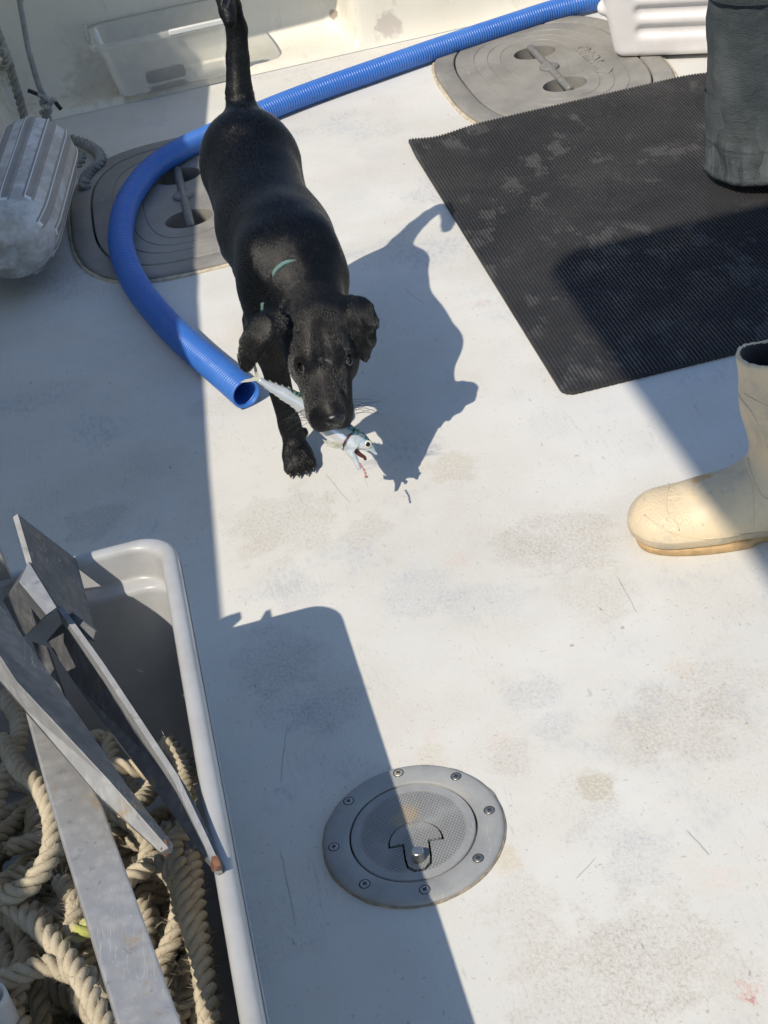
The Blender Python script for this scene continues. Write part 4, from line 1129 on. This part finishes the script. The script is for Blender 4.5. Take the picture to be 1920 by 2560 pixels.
M['hair'] = simple('short_brown_hair', (.05, .035, .025), .7, bump=.6)
def person():
    lx, ly = 1.105, 2.585; rx, ry = 1.40, 2.56; hx, hy = 1.25, 2.60
    root = empty('person', (hx, hy, 0), 'person standing on the mat corner in faded grey jeans with frayed hem', 'person')
    b = Body((hx-.45, hy-.35, -.01), (hx+.45, hy+.40, 1.80), .0125)
    for (x, y) in ((lx, ly), (rx, ry)):
        s = 1 if x > hx else -1
        b.cone((x+.012, y-.052, .050), (x+.01, y-.03, .12), .036, .038, .02)
        b.cone((x+.012, y-.052, .042), (x+.16, y-.02, .034), .036, .030, .02); b.cone((x+.11, y-.03, .034), (x+.20, y-.01, .028), .036, .026, .02)
        b.cone((x, y, .10), (x, y+.01, .48), .038, .052, .03); b.cone((x, y+.01, .48), (hx+s*.09, hy, .90), .054, .078, .03)
    b.cone((hx-.06, hy, .93), (hx+.06, hy, .93), .11, .11, .05); b.cone((hx, hy, .95), (hx, hy, 1.30), .115, .13, .08, flat=((0, 1, 0), 1.35))
    for s in (-1, 1):
        b.cone((hx, hy, 1.38), (hx+s*.17, hy, 1.40), .065, .055, .05); b.cone((hx+s*.18, hy, 1.40), (hx+s*.23, hy-.01, 1.12), .046, .037, .03)
        b.cone((hx+s*.23, hy-.01, 1.12), (hx+s*.24, hy+.08, .88), .036, .026, .02); b.cone((hx+s*.24, hy+.085, .87), (hx+s*.24, hy+.12, .79), .027, .022, .02, flat=((1, 0, 0), 1.7))
        for q in range(4): b.cone((hx+s*.24, hy+.10+.018*(q-1.2), .80), (hx+s*.235, hy+.12+.020*(q-1.2), .735-.008*abs(q-1.5)), .0095, .008, .006)
        b.cone((hx+s*.235, hy+.14, .85), (hx+s*.225, hy+.18, .79), .012, .009, .01)
    b.cone((hx, hy, 1.42), (hx, hy+.015, 1.54), .056, .052, .03); b.ell((hx, hy+.02, 1.645), (.075, .095, .115), .03); b.cone((hx, hy+.10, 1.60), (hx, hy+.125, 1.615), .016, .012, .01)
    for s in (-1, 1): b.ell((hx+s*.077, hy+.01, 1.63), (.012, .022, .032), .008)
    o = b.obj('body', M['skin'], root, 2); o.location = -root.location
    # jeans: two legs lofted with folds, hem just above the mat
    N = 72; geos = []
    for (x, y) in ((lx, ly), (rx, ry)):
        s = 1 if x > hx else -1; rings = []
        for i in range(90):
            t = i/89; z = .030+t*.865; k = max(0, (z-.48)/.42)
            cx = x+(hx+s*.085-x)*k; cy = y+(hy-y)*k+.012*math.sin(z*5)
            r = .106-.022*min(1, z/.45)+.030*k
            ring = []
            for q in range(N):
                a = 2*math.pi*q/N
                f = .009*mnoise.noise(Vector((math.cos(a)*1.6+x*7, math.sin(a)*1.6, z*6)))+.0035*mnoise.noise(Vector((math.cos(a)*2.2, math.sin(a)*2.2, z*24+math.cos(a)*3)))+.006*mnoise.noise(Vector((math.cos(a)*3, math.sin(a)*3+x, z*22)))*max(.25, 1-z*1.2)
                if z < .105: f += .0035
                if i == 0: f += .002*mnoise.noise(Vector((a*9, x, 1)))
                zz = z+.014*max(0, math.cos(a+.95))**2*max(0, 1-t*5)
                ring.append(Vector((cx+(r+f)*math.cos(a), cy+(r+f)*1.02*math.sin(a), zz)))
            rings.append(ring)
        inner = [[Vector((v.x*.965+cx0*.035, v.y*.965+cy0*.035, v.z+.0)) for v in rings[0]] for cx0, cy0 in ((x, y),)]
        inner2 = [Vector((v.x*.93+x*.07, v.y*.93+y*.07, v.z+.16)) for v in rings[0]]
        geos.append(rings_geo([inner2]+inner+rings))
    hip = []
    for i in range(12):
        t = i/11; z = .84+t*.19; hip.append([Vector((hx+(.205-.03*t)*math.cos(2*math.pi*q/N), hy+(.145-.015*t)*math.sin(2*math.pi*q/N), z)) for q in range(N)])
    geos.append(rings_geo(hip))
    j = mesh('jeans', *join_geo(*geos), M['denim'], root); j.location = -root.location
    # stitched patch pocket at the knee
    pts = []
    for a in np.linspace(math.radians(150), math.radians(262), 14): pts.append((a, .372))
    pk = []
    for zt in (.372, .395, .54, .565):
        rr = .091+(.0025 if .38 < zt < .55 else .000)
        pk.append([Vector((lx+(rr+.004)*math.cos(a), ly+(rr+.004)*1.02*math.sin(a)+.012*math.sin(zt*5), zt)) for a in np.linspace(math.radians(165), math.radians(268), 24)])
    pp = mesh('pocket', *rings_geo(pk, close=False), M['denim'], j)
    b2 = Body((hx-.42, hy-.30, .93), (hx+.42, hy+.30, 1.50), .012)
    b2.cone((hx, hy, .98), (hx, hy, 1.32), .150, .165, .05, flat=((0, 1, 0), 1.25))
    for s in (-1, 1): b2.cone((hx, hy, 1.39), (hx+s*.17, hy, 1.40), .085, .07, .05); b2.cone((hx+s*.18, hy, 1.40), (hx+s*.215, hy-.005, 1.22), .062, .060, .03)
    b2.ell((hx, hy, 1.52), (.075, .075, .06), .02, sub=True)
    sh = b2.obj('shirt', M['shirt'], root, 2); sh.location = -root.location
    b3 = Body((hx-.14, hy-.15, 1.55), (hx+.14, hy+.16, 1.80), .008)
    b3.ell((hx, hy+.008, 1.668), (.084, .102, .112), .02); b3.ell((hx, hy+.10, 1.58), (.08, .07, .11), .02, sub=True)
    hr = b3.obj('hair', M['hair'], root, 2); hr.location = -root.location
person()

# ------------------------------------------------------------------ black puppy carrying a mackerel
def fur_strands(body, head_dir, eyes, count=300000):
    me = body.data; nv = len(me.vertices); co = np.empty(nv*3); me.vertices.foreach_get('co', co); co = co.reshape(-1, 3)
    no = np.empty(nv*3); me.vertices.foreach_get('normal', no); no = no.reshape(-1, 3)
    q = np.array([tuple(p.vertices) for p in me.polygons])
    ar = np.linalg.norm(np.cross(co[q[:, 2]]-co[q[:, 0]], co[q[:, 3]]-co[q[:, 1]]), axis=1)*.5
    keep_ = (co[q[:, 0]][:, 2] > .008); ar = ar*keep_
    rg = np.random.default_rng(3); pick = rg.choice(len(q), count, p=ar/ar.sum())
    u = rg.random((count, 1)); v = rg.random((count, 1)); Q = q[pick]
    def bil(A): return A[Q[:, 0]]*(1-u)*(1-v)+A[Q[:, 1]]*u*(1-v)+A[Q[:, 2]]*u*v+A[Q[:, 3]]*(1-u)*v
    P = bil(co); Nn = bil(no); Nn /= np.linalg.norm(Nn, axis=1)[:, None]
    D = np.tile(np.array((0, 1, -.30)), (count, 1))
    hd = P[:, 1] < 1.945; D[hd] = np.array(head_dir)*1.0+np.array((0, 0, .0))
    lg = (P[:, 2] < .19) & ~hd; D[lg] = (0, .35, -1)
    tl = (P[:, 2] > .452); D[tl] = (.1, .2, 1)
    nz = np.array([[mnoise.noise(Vector(p)*14), mnoise.noise(Vector(p)*14+Vector((9, 3, 1))), mnoise.noise(Vector(p)*14+Vector((2, 7, 5)))] for p in P])
    nz2 = np.array([[mnoise.noise(Vector(p)*55), mnoise.noise(Vector(p)*55+Vector((9, 3, 1))), mnoise.noise(Vector(p)*55+Vector((2, 7, 5)))] for p in P])
    D = D+(nz*.20+nz2*.20)*np.where(hd, .35, 1.0)[:, None]+rg.normal(0, .03, (count, 3))
    D -= Nn*(D*Nn).sum(1)[:, None]; D /= np.linalg.norm(D, axis=1)[:, None]+1e-9
    L = np.where(hd | lg | tl, .0042, .0074)*rg.uniform(.6, 1.25, count)
    muz = np.linalg.norm(P-np.array((.1235, 1.785, .186)), axis=1) < .022; L[muz] *= .25
    for e_ in eyes: L[np.linalg.norm(P-e_, axis=1) < .0130] *= .10
    L = L[:, None]
    p0 = P-Nn*.0004; p1 = P+D*L*.5+Nn*L*.06; p2 = P+D*L*.98+Nn*L*.08
    cv = bpy.data.hair_curves.new('fur'); cv.add_curves([3]*count)
    pts = np.stack([p0, p1, p2], 1).reshape(-1); cv.attributes['position'].data.foreach_set('vector', pts.astype(np.float32))
    rad = cv.attributes.get('radius') or cv.attributes.new('radius', 'FLOAT', 'POINT')
    rad.data.foreach_set('value', np.tile(np.array((.00019, .00016, .00005), np.float32), count))
    m = bpy.data.materials.new('black_hair'); m.use_nodes = True; t = m.node_tree; t.nodes.clear()
    h = t.nodes.new('ShaderNodeBsdfHairPrincipled'); ou = t.nodes.new('ShaderNodeOutputMaterial'); t.links.new(h.outputs[0], ou.inputs[0])
    h.parametrization = 'COLOR'; h.inputs['Color'].default_value = (.0016, .0016, .0016, 1); h.inputs['Roughness'].default_value = .15; h.inputs['Radial Roughness'].default_value = .16; h.inputs['Coat'].default_value = 0.0
    cv.materials.append(m)
    ob = bpy.data.objects.new('fur', cv); COL.objects.link(ob); ob.parent = body; ob['kind'] = 'stuff'
    return ob
def dog():
    root = empty('dog', (.11, 2.2, 0), 'black short haired puppy walking with a mackerel in its mouth and tail up', 'dog')
    RES = .0042
    b = Body((-.06, 1.70, -.008), (.32, 2.62, .68), RES)
    C = b.cone; E = b.ell
    # trunk
    C((.111, 2.350, .362), (.109, 2.20, .310), .074, .075, .03)
    C((.109, 2.20, .310), (.123, 2.06, .288), .075, .077, .03)
    E((.128, 2.150, .300), (.077, .10, .072), .03)
    E((.121, 2.065, .262), (.070, .092, .098), .03)
    E((.110, 2.372, .378), (.067, .070, .064), .03)
    C((.121, 2.03, .318), (.124, 2.10, .338), .042, .046, .05)
    C((.120, 1.985, .240), (.120, 2.03, .225), .044, .048, .04)
    for x in (.080, .166): E((x, 2.055, .328), (.030, .055, .045), .02)
    # neck
    C((.124, 2.055, .316), (.138, 1.935, .262), .056, .050, .03)
    # thighs, hind legs
    for s, kn, hk, pw in ((-1, (.066, 2.385, .205), (.063, 2.492, .112), (.061, 2.480, .018)), (1, (.170, 2.365, .205), (.172, 2.468, .115), (.172, 2.43, .018))):
        hip = (.113+s*.036, 2.375, .335)
        C(hip, kn, .056, .036, .03, flat=((1, 0, 0), 1.25)); C(kn, hk, .033, .0170, .02); C(hk, (pw[0], pw[1]+.012, .035), .0160, .0150, .012)
        E((pw[0], pw[1]-.016, .018), (.0225, .034, .0175), .012)
        for q in (-1.5, -.5, .5, 1.5): E((pw[0]+q*.0112, pw[1]-.040+abs(q)*.004, .012), (.0075, .013, .0115), .004)
    # front legs: the near one planted, the other a step behind
    for s, sh, el, wr, pw in ((-1, (.082, 2.050, .272), (.0640, 2.030, .188), (.0665, 2.004, .062), (.0670, 1.984, .018)),
                              (1, (.163, 2.055, .270), (.160, 2.095, .190), (.148, 2.118, .070), (.142, 2.100, .018))):
        C(sh, el, .044, .028, .03, flat=((1, 0, 0), 1.2)); C(el, wr, .0225, .0160, .014); C(wr, (pw[0], pw[1]+.010, .030), .0165, .0178, .010)
        E((pw[0], pw[1]-.008, .020), (.0250, .029, .0185), .010)
        for q in (-1.5, -.5, .5, 1.5): E((pw[0]+q*.0125, pw[1]-.032+abs(q)*.0045, .0120), (.0078, .0150, .0115), .0035)
        E((pw[0]-s*.020, pw[1]+.022, .040), (.006, .007, .010), .004)
    # tail: up, over, tip curling back toward the camera
    tp = [(.118, 2.400, .400), (.122, 2.428, .450), (.133, 2.452, .500), (.1425, 2.462, .545), (.1405, 2.454, .585), (.136, 2.428, .612), (.131, 2.392, .618), (.1285, 2.362, .605), (.1275, 2.345, .592)]
    tr = [.029, .0225, .0188, .0172, .0162, .0152, .0142, .0130, .0105]
    for i in range(len(tp)-1): C(tp[i], tp[i+1], tr[i], tr[i+1], .018 if i == 0 else .006)
    # head in its own frame: a back from the nose, u up from the bridge line, c to the dog's left
    Nn = np.array((.1235, 1.785, .186)); O = np.array((.139, 1.935, .287)); fb = (O-Nn)/np.linalg.norm(O-Nn)
    sx = np.array((1, 0, 0.))-fb*fb[0]; sx /= np.linalg.norm(sx); ux = np.cross(fb, sx)*-1
    if ux[2] < 0: ux = -ux
    rot = np.stack([fb, ux, sx], 1)
    EC = .0275
    def H(a, u, c): return Nn+fb*a+ux*u+sx*c
    E(H(.132, -.030, -.002), (.057, .052, .0480), .03, rot)
    E(H(.112, -.022, 0), (.036, .038, .041), .02, rot)
    C(H(.098, -.030, -.004), H(.030, -.027, -.005), .0355, .0305, .02)
    C(H(.088, -.010, 0), H(.016, -.011, 0), .0150, .0125, .012)
    for s in (-1, 1):
        E(H(.032, -.0345, s*.0165-.005), (.032, .0205, .0172), .010, rot)
        C(H(.084, -.002, s*.0150-.001), H(.040, -.009, s*.0190-.003), .0030, .0020, .008, sub=True)
        E(H(.107, .001, s*.0215), (.020, .0110, .0140), .016, rot)
        E(H(.125, -.052, s*.027), (.042, .034, .024), .02, rot)
        E(H(.072, -.028, s*.021-.004), (.030, .022, .015), .014, rot)
        E(H(.0925, -.0045, s*(EC+.0025)), (.0105, .0085, .0080), .004, rot, sub=True)
    E(H(.010, -.010, 0), (.013, .012, .0160), .006, rot)
    E(H(.004, -.016, 0), (.008, .012, .010), .006, rot)
    C(H(.110, -.076, 0), H(.036, -.074, 0), .024, .0160, .014)
    b.cone(H(-.02, -.0620, 0), H(.050, -.0600, 0), .0060, .0055, .003, sub=True)      # parted lips
    C(H(.088, .013, 0), H(.130, .0300, 0), .0045, .003, .014, sub=True)               # brow furrow
    # ears: right ear flung out, left ear folded down the cheek
    def flap(pts, rad, nrm, fl, k=.006):
        for i in range(len(pts)-1): C(pts[i], pts[i+1], rad[i], rad[i+1], k, flat=(nrm[i], fl))
    e = [aty(614, 692, 1.915), aty(590, 696, 1.900), aty(566, 714, 1.892), aty(544, 747, 1.887), aty(532, 779, 1.883)]
    flap([tuple(p) for p in e], [.0225, .0240, .0240, .0225, .0190], [(.15, -.55, .8), (-.2, -.60, .75), (-.5, -.6, .55), (-.6, -.6, .4)], 5.2)
    e = [aty(752, 660, 1.925), aty(779, 667, 1.912), aty(796, 692, 1.900), aty(796, 729, 1.892), aty(788, 764, 1.884)]
    flap([tuple(p) for p in e], [.0210, .0215, .0200, .0190, .0160], [(.1, -.5, .85), (.45, -.45, .7), (.75, -.5, .35), (.8, -.55, .25)], 5.2)
    e = [aty(756, 668, 1.925), aty(770, 690, 1.905), aty(777, 722, 1.895), aty(779, 748, 1.890)]
    flap([tuple(p) for p in e], [.015, .0155, .0145, .010], [(.5, -.6, .6), (.7, -.6, .3), (.8, -.5, .2)], 2.6)
    o = b.obj('body', M['fur'], root, 2); o.location = -root.location
    W = lambda v: Vector(tuple(v))-root.location
    fur_strands(o, fb, [H(.0925, -.006, s_*(EC+.004)) for s_ in (-1, 1)])
    # eyes with lids, nose leather, claws
    def ball(c, r, rt, n=16, m=24):
        V = []; F = []
        for i in range(n+1):
            th = math.pi*i/n
            for k in range(m):
                ph = 2*math.pi*k/m; l = np.array((math.sin(th)*math.cos(ph)*r[0], math.sin(th)*math.sin(ph)*r[1], math.cos(th)*r[2])); V.append(W(np.array(c)+rt@l))
        for i in range(n):
            for k in range(m): F.append((i*m+k, (i+1)*m+k, (i+1)*m+(k+1) % m, i*m+(k+1) % m))
        return V, F
    for s in (-1, 1):
        ey = mesh('eye', *ball(H(.0925, -.0068, s*EC), (.0092, .0092, .0092), rot), M['eye'], root)
        ring = []
        for k in range(21):
            t = 2*math.pi*k/20
            ring.append(W(H(.0925+.0092*math.cos(t), -.0055+.0065*math.sin(t)+.0005, s*(EC+.0065-.0010*math.cos(2*t)-.004*math.sin(t)))))
        mesh('eyelid', *tube_geo(ring, .0014, 8, False), M['lid_skin'], ey)
    nb = ball(H(.0045, -.0095, 0), (.0105, .0120, .0150), rot); mesh('nose_leather', *nb, M['nose'], root)
    for s in (-1, 1):
        mesh('nostril', *ball(H(-.0045, -.0125, s*.0065), (.0022, .0030, .0026), rot, 8, 12), M['eye'], root)
    for (px_, py_, pz_) in ((.0670, 1.984, 0), (.142, 2.100, 0)):
        for q in (-1.5, -.5, .5, 1.5):
            x = px_+q*.0125; y = py_-.046+abs(q)*.0045
            mesh('claw', *tube_geo([W((x, y+.004, .0115)), W((x, y-.001, .0085)), W((x, y-.0045, .0045))], lambda i: (.0028, .0022, .0009)[i], 8), M['claw'], root)
    # whiskers
    rnd = random.Random(5)
    for s in (-1, 1):
        gs = []
        for k in range(9):
            a = .020+.006*(k % 4); u = -.028-.006*(k//4)
            p0 = H(a, u, s*.030); d = sx*s*rnd.uniform(.8, 1.1)+fb*rnd.uniform(-.25, .45)+ux*rnd.uniform(-.5, .1); L = rnd.uniform(.03, .055)
            pts = [W(p0+d*L*t+np.array((0, 0, -.010))*t*t) for t in (0, .35, .7, 1)]
            gs.append(tube_geo(pts, lambda i: (.00035, .0003, .0002, .0001)[i], 5))
        mesh('whiskers', *join_geo(*gs), M['whisker'], root)
    # collar lying round the neck
    cc = np.array((.1280, 1.992, .282)); nv = np.array((.012, -.118, -.022)); nv /= np.linalg.norm(nv)
    s1 = np.array((1, 0, 0.))-nv*nv[0]; s1 /= np.linalg.norm(s1); s2 = np.cross(nv, s1); s2 = s2 if s2[2] > 0 else -s2
    from mathutils.bvhtree import BVHTree
    bt = BVHTree.FromPolygons([v.co.copy() for v in o.data.vertices], [tuple(p.vertices) for p in o.data.polygons])
    rad_ = []
    for k in range(64):
        t = 2*math.pi*k/64; d = s1*math.cos(t)+s2*math.sin(t)
        hit = bt.ray_cast(Vector(tuple(cc+d*.16)), Vector(tuple(-d)))
        rad_.append(np.linalg.norm(np.array(hit[0])-cc) if hit[0] is not None else .06)
    med = sorted(rad_)[32]; rad_ = [min(x, med*1.25) for x in rad_]
    rad_ = [max(rad_[k], (rad_[k-1]+rad_[k]+rad_[(k+1) % 64])/3) for k in range(64)]
    rings = []
    for k in range(65):
        t = 2*math.pi*k/64; dg = math.degrees(t) % 360
        vis = max(min(1, (dg-84)/20, (130-dg)/8), min(1, (dg-168)/6, (196-dg)/6), 0)
        rr = rad_[k % 64]-.0045+.0047*vis; d = s1*math.cos(t)+s2*math.sin(t)
        p = cc+d*rr
        rings.append([W(p+nv*a_+d*h_) for a_, h_ in ((-.0042, -.002), (-.0038, .0012), (0, .0017), (.0038, .0012), (.0042, -.002), (0, -.003))])
    mesh('collar', *rings_geo(rings), M['collar'], root)
    return root, H, rot
dog_root, DH, DROT = dog()

def fish_material():
    m = MB('mackerel_skin', (.6, .62, .62), .2, spec=.7)
    sep = m.n('ShaderNodeSeparateXYZ'); m.l(m.co, sep.inputs[0])          # local: x along body from tail, y up to the back
    y = m.math('ADD', sep.outputs['Y'], m.mul(m.math('SUBTRACT', m.noise(60, 4), .5), .006))
    base = m.mix(m.ramp(y, -.012, .006), (.76, .77, .76), (.60, .66, .68))
    bars = m.wave(48, 6, 3, co=m.map((1, .35, .35)))
    back = m.mix(m.ramp(bars, .35, .6), (.10, .26, .22), (.018, .045, .055))
    back = m.mix(m.mul(m.ramp(m.noise(120, 2), .55, .65), .6), back, (.50, .56, .20))
    base = m.mix(m.ramp(y, .0085, .0125), base, back)
    base = m.mix(m.mul(m.ramp(m.noise(50, 3, co=m.map(loc=(1, 2, 0))), .52, .7), .35), base, (.70, .60, .60))
    m.set('Base Color', base); m.set('Metallic', .4); m.bump(m.noise(700, 2), .12, .0006); return m.m
M['fish'] = fish_material()
M['fish_head'] = simple('fish_cheek', (.60, .64, .66), .25, metal=.15, var=.1, scale=60, bump=.2, col2=(.42, .47, .50))
M['fish_fin'] = simple('fish_fin', (.50, .49, .40), .45, scale=90, col2=(.30, .30, .24))
M['gill'] = simple('gill_red', (.12, .022, .022), .3, scale=90, col2=(.05, .012, .012))
M['gut'] = simple('gut_thread', (.50, .22, .19), .35, scale=200)
M['eye_ring'] = simple('fish_eye_ring', (.62, .60, .48), .2, bump=0)
M['pupil'] = simple('fish_pupil', (.006, .006, .006), .08, bump=0, var=0)
def fish():
    T = np.array(aty(560, 820, 1.872)); Hd = np.array(aty(814, 986, 1.800))
    ax = Hd-T; L = np.linalg.norm(ax); ax /= L
    cam_dir = np.array(CAMP)-(T+Hd)/2; cam_dir /= np.linalg.norm(cam_dir)
    dors = np.cross(cam_dir, ax); dors = dors-ax*(dors@ax); dors /= np.linalg.norm(dors)
    side = np.cross(ax, dors)
    if side@cam_dir < 0: side = -side
    mid = T+ax*L*.0
    M4 = Matrix((tuple(ax), tuple(dors), tuple(np.cross(ax, dors)))).transposed().to_4x4(); M4.translation = Vector(tuple(T))
    sgn = 1 if np.cross(ax, dors)@cam_dir > 0 else -1
    if dors[2]+dors[0] < 0: pass
    root = empty('mackerel', tuple(T), 'small silver mackerel held across the mouth of the black puppy', 'fish')
    root.matrix_world = M4
    N = 40
    def put(nm, V, F, mat, par=root, sm=True): return mesh(nm, V, F, M[mat], par, sm)
    # body: local x from tail root to gill cover; slight droop
    st = [(0, .0045, .0045), (.04, .0050, .0050), (.12, .0075, .0058), (.25, .0110, .0085), (.40, .0150, .0112), (.55, .0180, .0132), (.68, .0195, .0140), (.78, .0190, .0138)]
    def rad(t):
        for i in range(len(st)-1):
            if st[i][0] <= t <= st[i+1][0]:
                k = (t-st[i][0])/(st[i+1][0]-st[i][0]); k = k*k*(3-2*k) if i else k; return tuple(st[i][j]*(1-k)+st[i+1][j]*k for j in (1, 2))
        return st[-1][1:]
    def dr(t): return -.006*math.sin(min(1, max(0, t))*math.pi)*0+.0062*math.exp(-((t-.34)/.22)**2)-.001
    rings = []
    for i in range(70):
        t = .78*i/69; h, w = rad(t)
        rings.append([Vector((t*L, dr(t)+h*math.cos(2*math.pi*k/N), sgn*w*math.sin(2*math.pi*k/N))) for k in range(N)])
    put('body', *rings_geo(rings, True, True), 'fish')
    # finlets along back and belly
    gs = []
    for t in np.linspace(.08, .40, 8):
        for s in (1, -1):
            h, w = rad(t); y0 = dr(t)+s*h*.95
            gs.append(([Vector((t*L+.003, y0, .0008)), Vector((t*L-.003, y0, 0)), Vector((t*L-.005, y0+s*.0014, 0)), Vector((t*L+.003, y0, -.0008))], [(0, 1, 2), (3, 2, 1), (0, 2, 3)]))
    put('finlets', *join_geo(*gs), 'fish_fin', sm=False)
    # forked tail
    def lobe(s):
        P = [(.004, s*.002), (-.004, s*.005), (-.012, s*.012), (-.021, s*.019), (-.017, s*.011), (-.011, s*.005), (-.008, 0), (.002, 0)]
        V = [Vector((x, y, .0009)) for x, y in P]+[Vector((x, y, -.0009)) for x, y in P]; n = len(P)
        return V, [tuple(range(n)), tuple(range(2*n-1, n-1, -1))]+[(k, (k+1) % n, n+(k+1) % n, n+k) for k in range(n)]
    put('tail_fin', *join_geo(lobe(1), lobe(-1)), 'fish_fin', sm=False)
    # head with gill cover, open jaw
    hb = []
    for i in range(40):
        u = i/39; x = (.76+.20*u)*L
        h = .0185*(1-u**1.9*.82); w = .0150*(1-u**2.2*.72); yc = dr(.8)+.0015+.004*u
        hb.append([Vector((x, yc+h*math.cos(2*math.pi*k/N)*(1 if math.cos(2*math.pi*k/N) > 0 else .80-.35*u), sgn*w*math.sin(2*math.pi*k/N))) for k in range(N)])
    hd = put('head', *rings_geo(hb, True, True), 'fish')
    yb = dr(.8)
    # gill slit: dark red crescent in front of the body
    gl = []
    for k in range(15):
        t = -1.15+2.1*k/14; gl.append(Vector((.775*L-.006*math.cos(t*1.25)-.0005, yb+.0195*math.sin(t)*.92-.002, sgn*(.0148*math.cos(t)*.98+.0004))))
    put('gill_slit', *tube_geo(gl, lambda i: .0005+.0011*math.sin(math.pi*i/14), 8), 'gill', hd)
    oc = []
    for i in range(13):
        v_ = -1+2*i/12
        oc.append([Vector(((.782+.055*j/6)*L-.005*(1-v_*v_)*(1-j/6), yb+.016*v_, sgn*(.0158*math.sqrt(max(.02, 1-(v_*.86)**2))*(1-.02*j)+.0008))) for j in range(7)])
    put('gill_cover', *rings_geo(oc, close=False), 'fish_head', hd)
    # eye
    ec = Vector((.893*L, yb+.0085, sgn*.0098))
    for nm, r, off, mt in (('eye_ring', .0060, 0, 'eye_ring'), ('pupil', .0034, .0022, 'pupil')):
        V = []; F = []
        for i in range(9):
            th = math.pi/2*i/8
            for k in range(20): V.append(ec+Vector((r*math.cos(th)*math.cos(2*math.pi*k/20), r*math.cos(th)*math.sin(2*math.pi*k/20), sgn*(off+r*.42*math.sin(th)))))
        for i in range(8):
            for k in range(20): F.append((i*20+k, i*20+(k+1) % 20, (i+1)*20+(k+1) % 20, (i+1)*20+k))
        put(nm, V, F, mt, hd)
    # jaws agape: upper snout wedge, lower jaw swung down, red inside
    put('upper_jaw', *hull_geo([Vector(p) for p in ((.925*L, yb+.010, .005), (.925*L, yb+.010, -.005), (.925*L, yb+.002, .006), (.925*L, yb+.002, -.006), (.995*L, yb+.004, .0012), (.995*L, yb+.004, -.0012), (.985*L, yb+.0015, 0))]), 'fish_head', hd, False)
    lj = [Vector((.80*L, yb-.013, sgn*.004)), Vector((.86*L, yb-.018, sgn*.004)), Vector((.91*L, yb-.024, sgn*.003)), Vector((.945*L, yb-.0285, sgn*.002))]
    put('lower_jaw', *tube_geo(spline(lj, .002), lambda i: max(.0018, .0062-.00022*i), 12), 'fish_head', hd)
    mo = [Vector((.82*L, yb-.006, 0)), Vector((.88*L, yb-.010, 0)), Vector((.93*L, yb-.010, 0)), Vector((.945*L, yb-.013, 0))]
    put('mouth_lining', *tube_geo(spline(mo, .002), lambda i: max(.001, .0044-.00017*i), 12), 'gill', hd)
    gm = [Vector((.79*L, yb-.013, sgn*.007)), Vector((.83*L, yb-.018, sgn*.007)), Vector((.88*L, yb-.0235, sgn*.006)), Vector((.92*L, yb-.028, sgn*.004))]
    # pectoral fin and hanging gut
    P = [(.735*L, yb-.010), (.70*L, yb-.013), (.64*L, yb-.020), (.60*L, yb-.021), (.66*L, yb-.026), (.72*L, yb-.022), (.76*L, yb-.016)]
    V = [Vector((x, y, sgn*.0125)) for x, y in P]+[Vector((x, y, sgn*.0115)) for x, y in P]; n = len(P)
    put('side_fin', V, [tuple(range(n)), tuple(range(2*n-1, n-1, -1))]+[(k, (k+1) % n, n+(k+1) % n, n+k) for k in range(n)], 'fish_fin', root, False)
    inv = M4.inverted()
    gp = [inv @ aty(*q) for q in ((776, 1000, 1.775), (783, 1010, 1.765), (788, 1018, 1.757), (790, 1026, 1.75), (793, 1031, 1.745), (789, 1030, 1.742))]
    put('hanging_gut', *tube_geo(spline(gp, .0012), lambda i: .0013+.0004*math.sin(i*1.1), 7), 'gut', root)
fish()
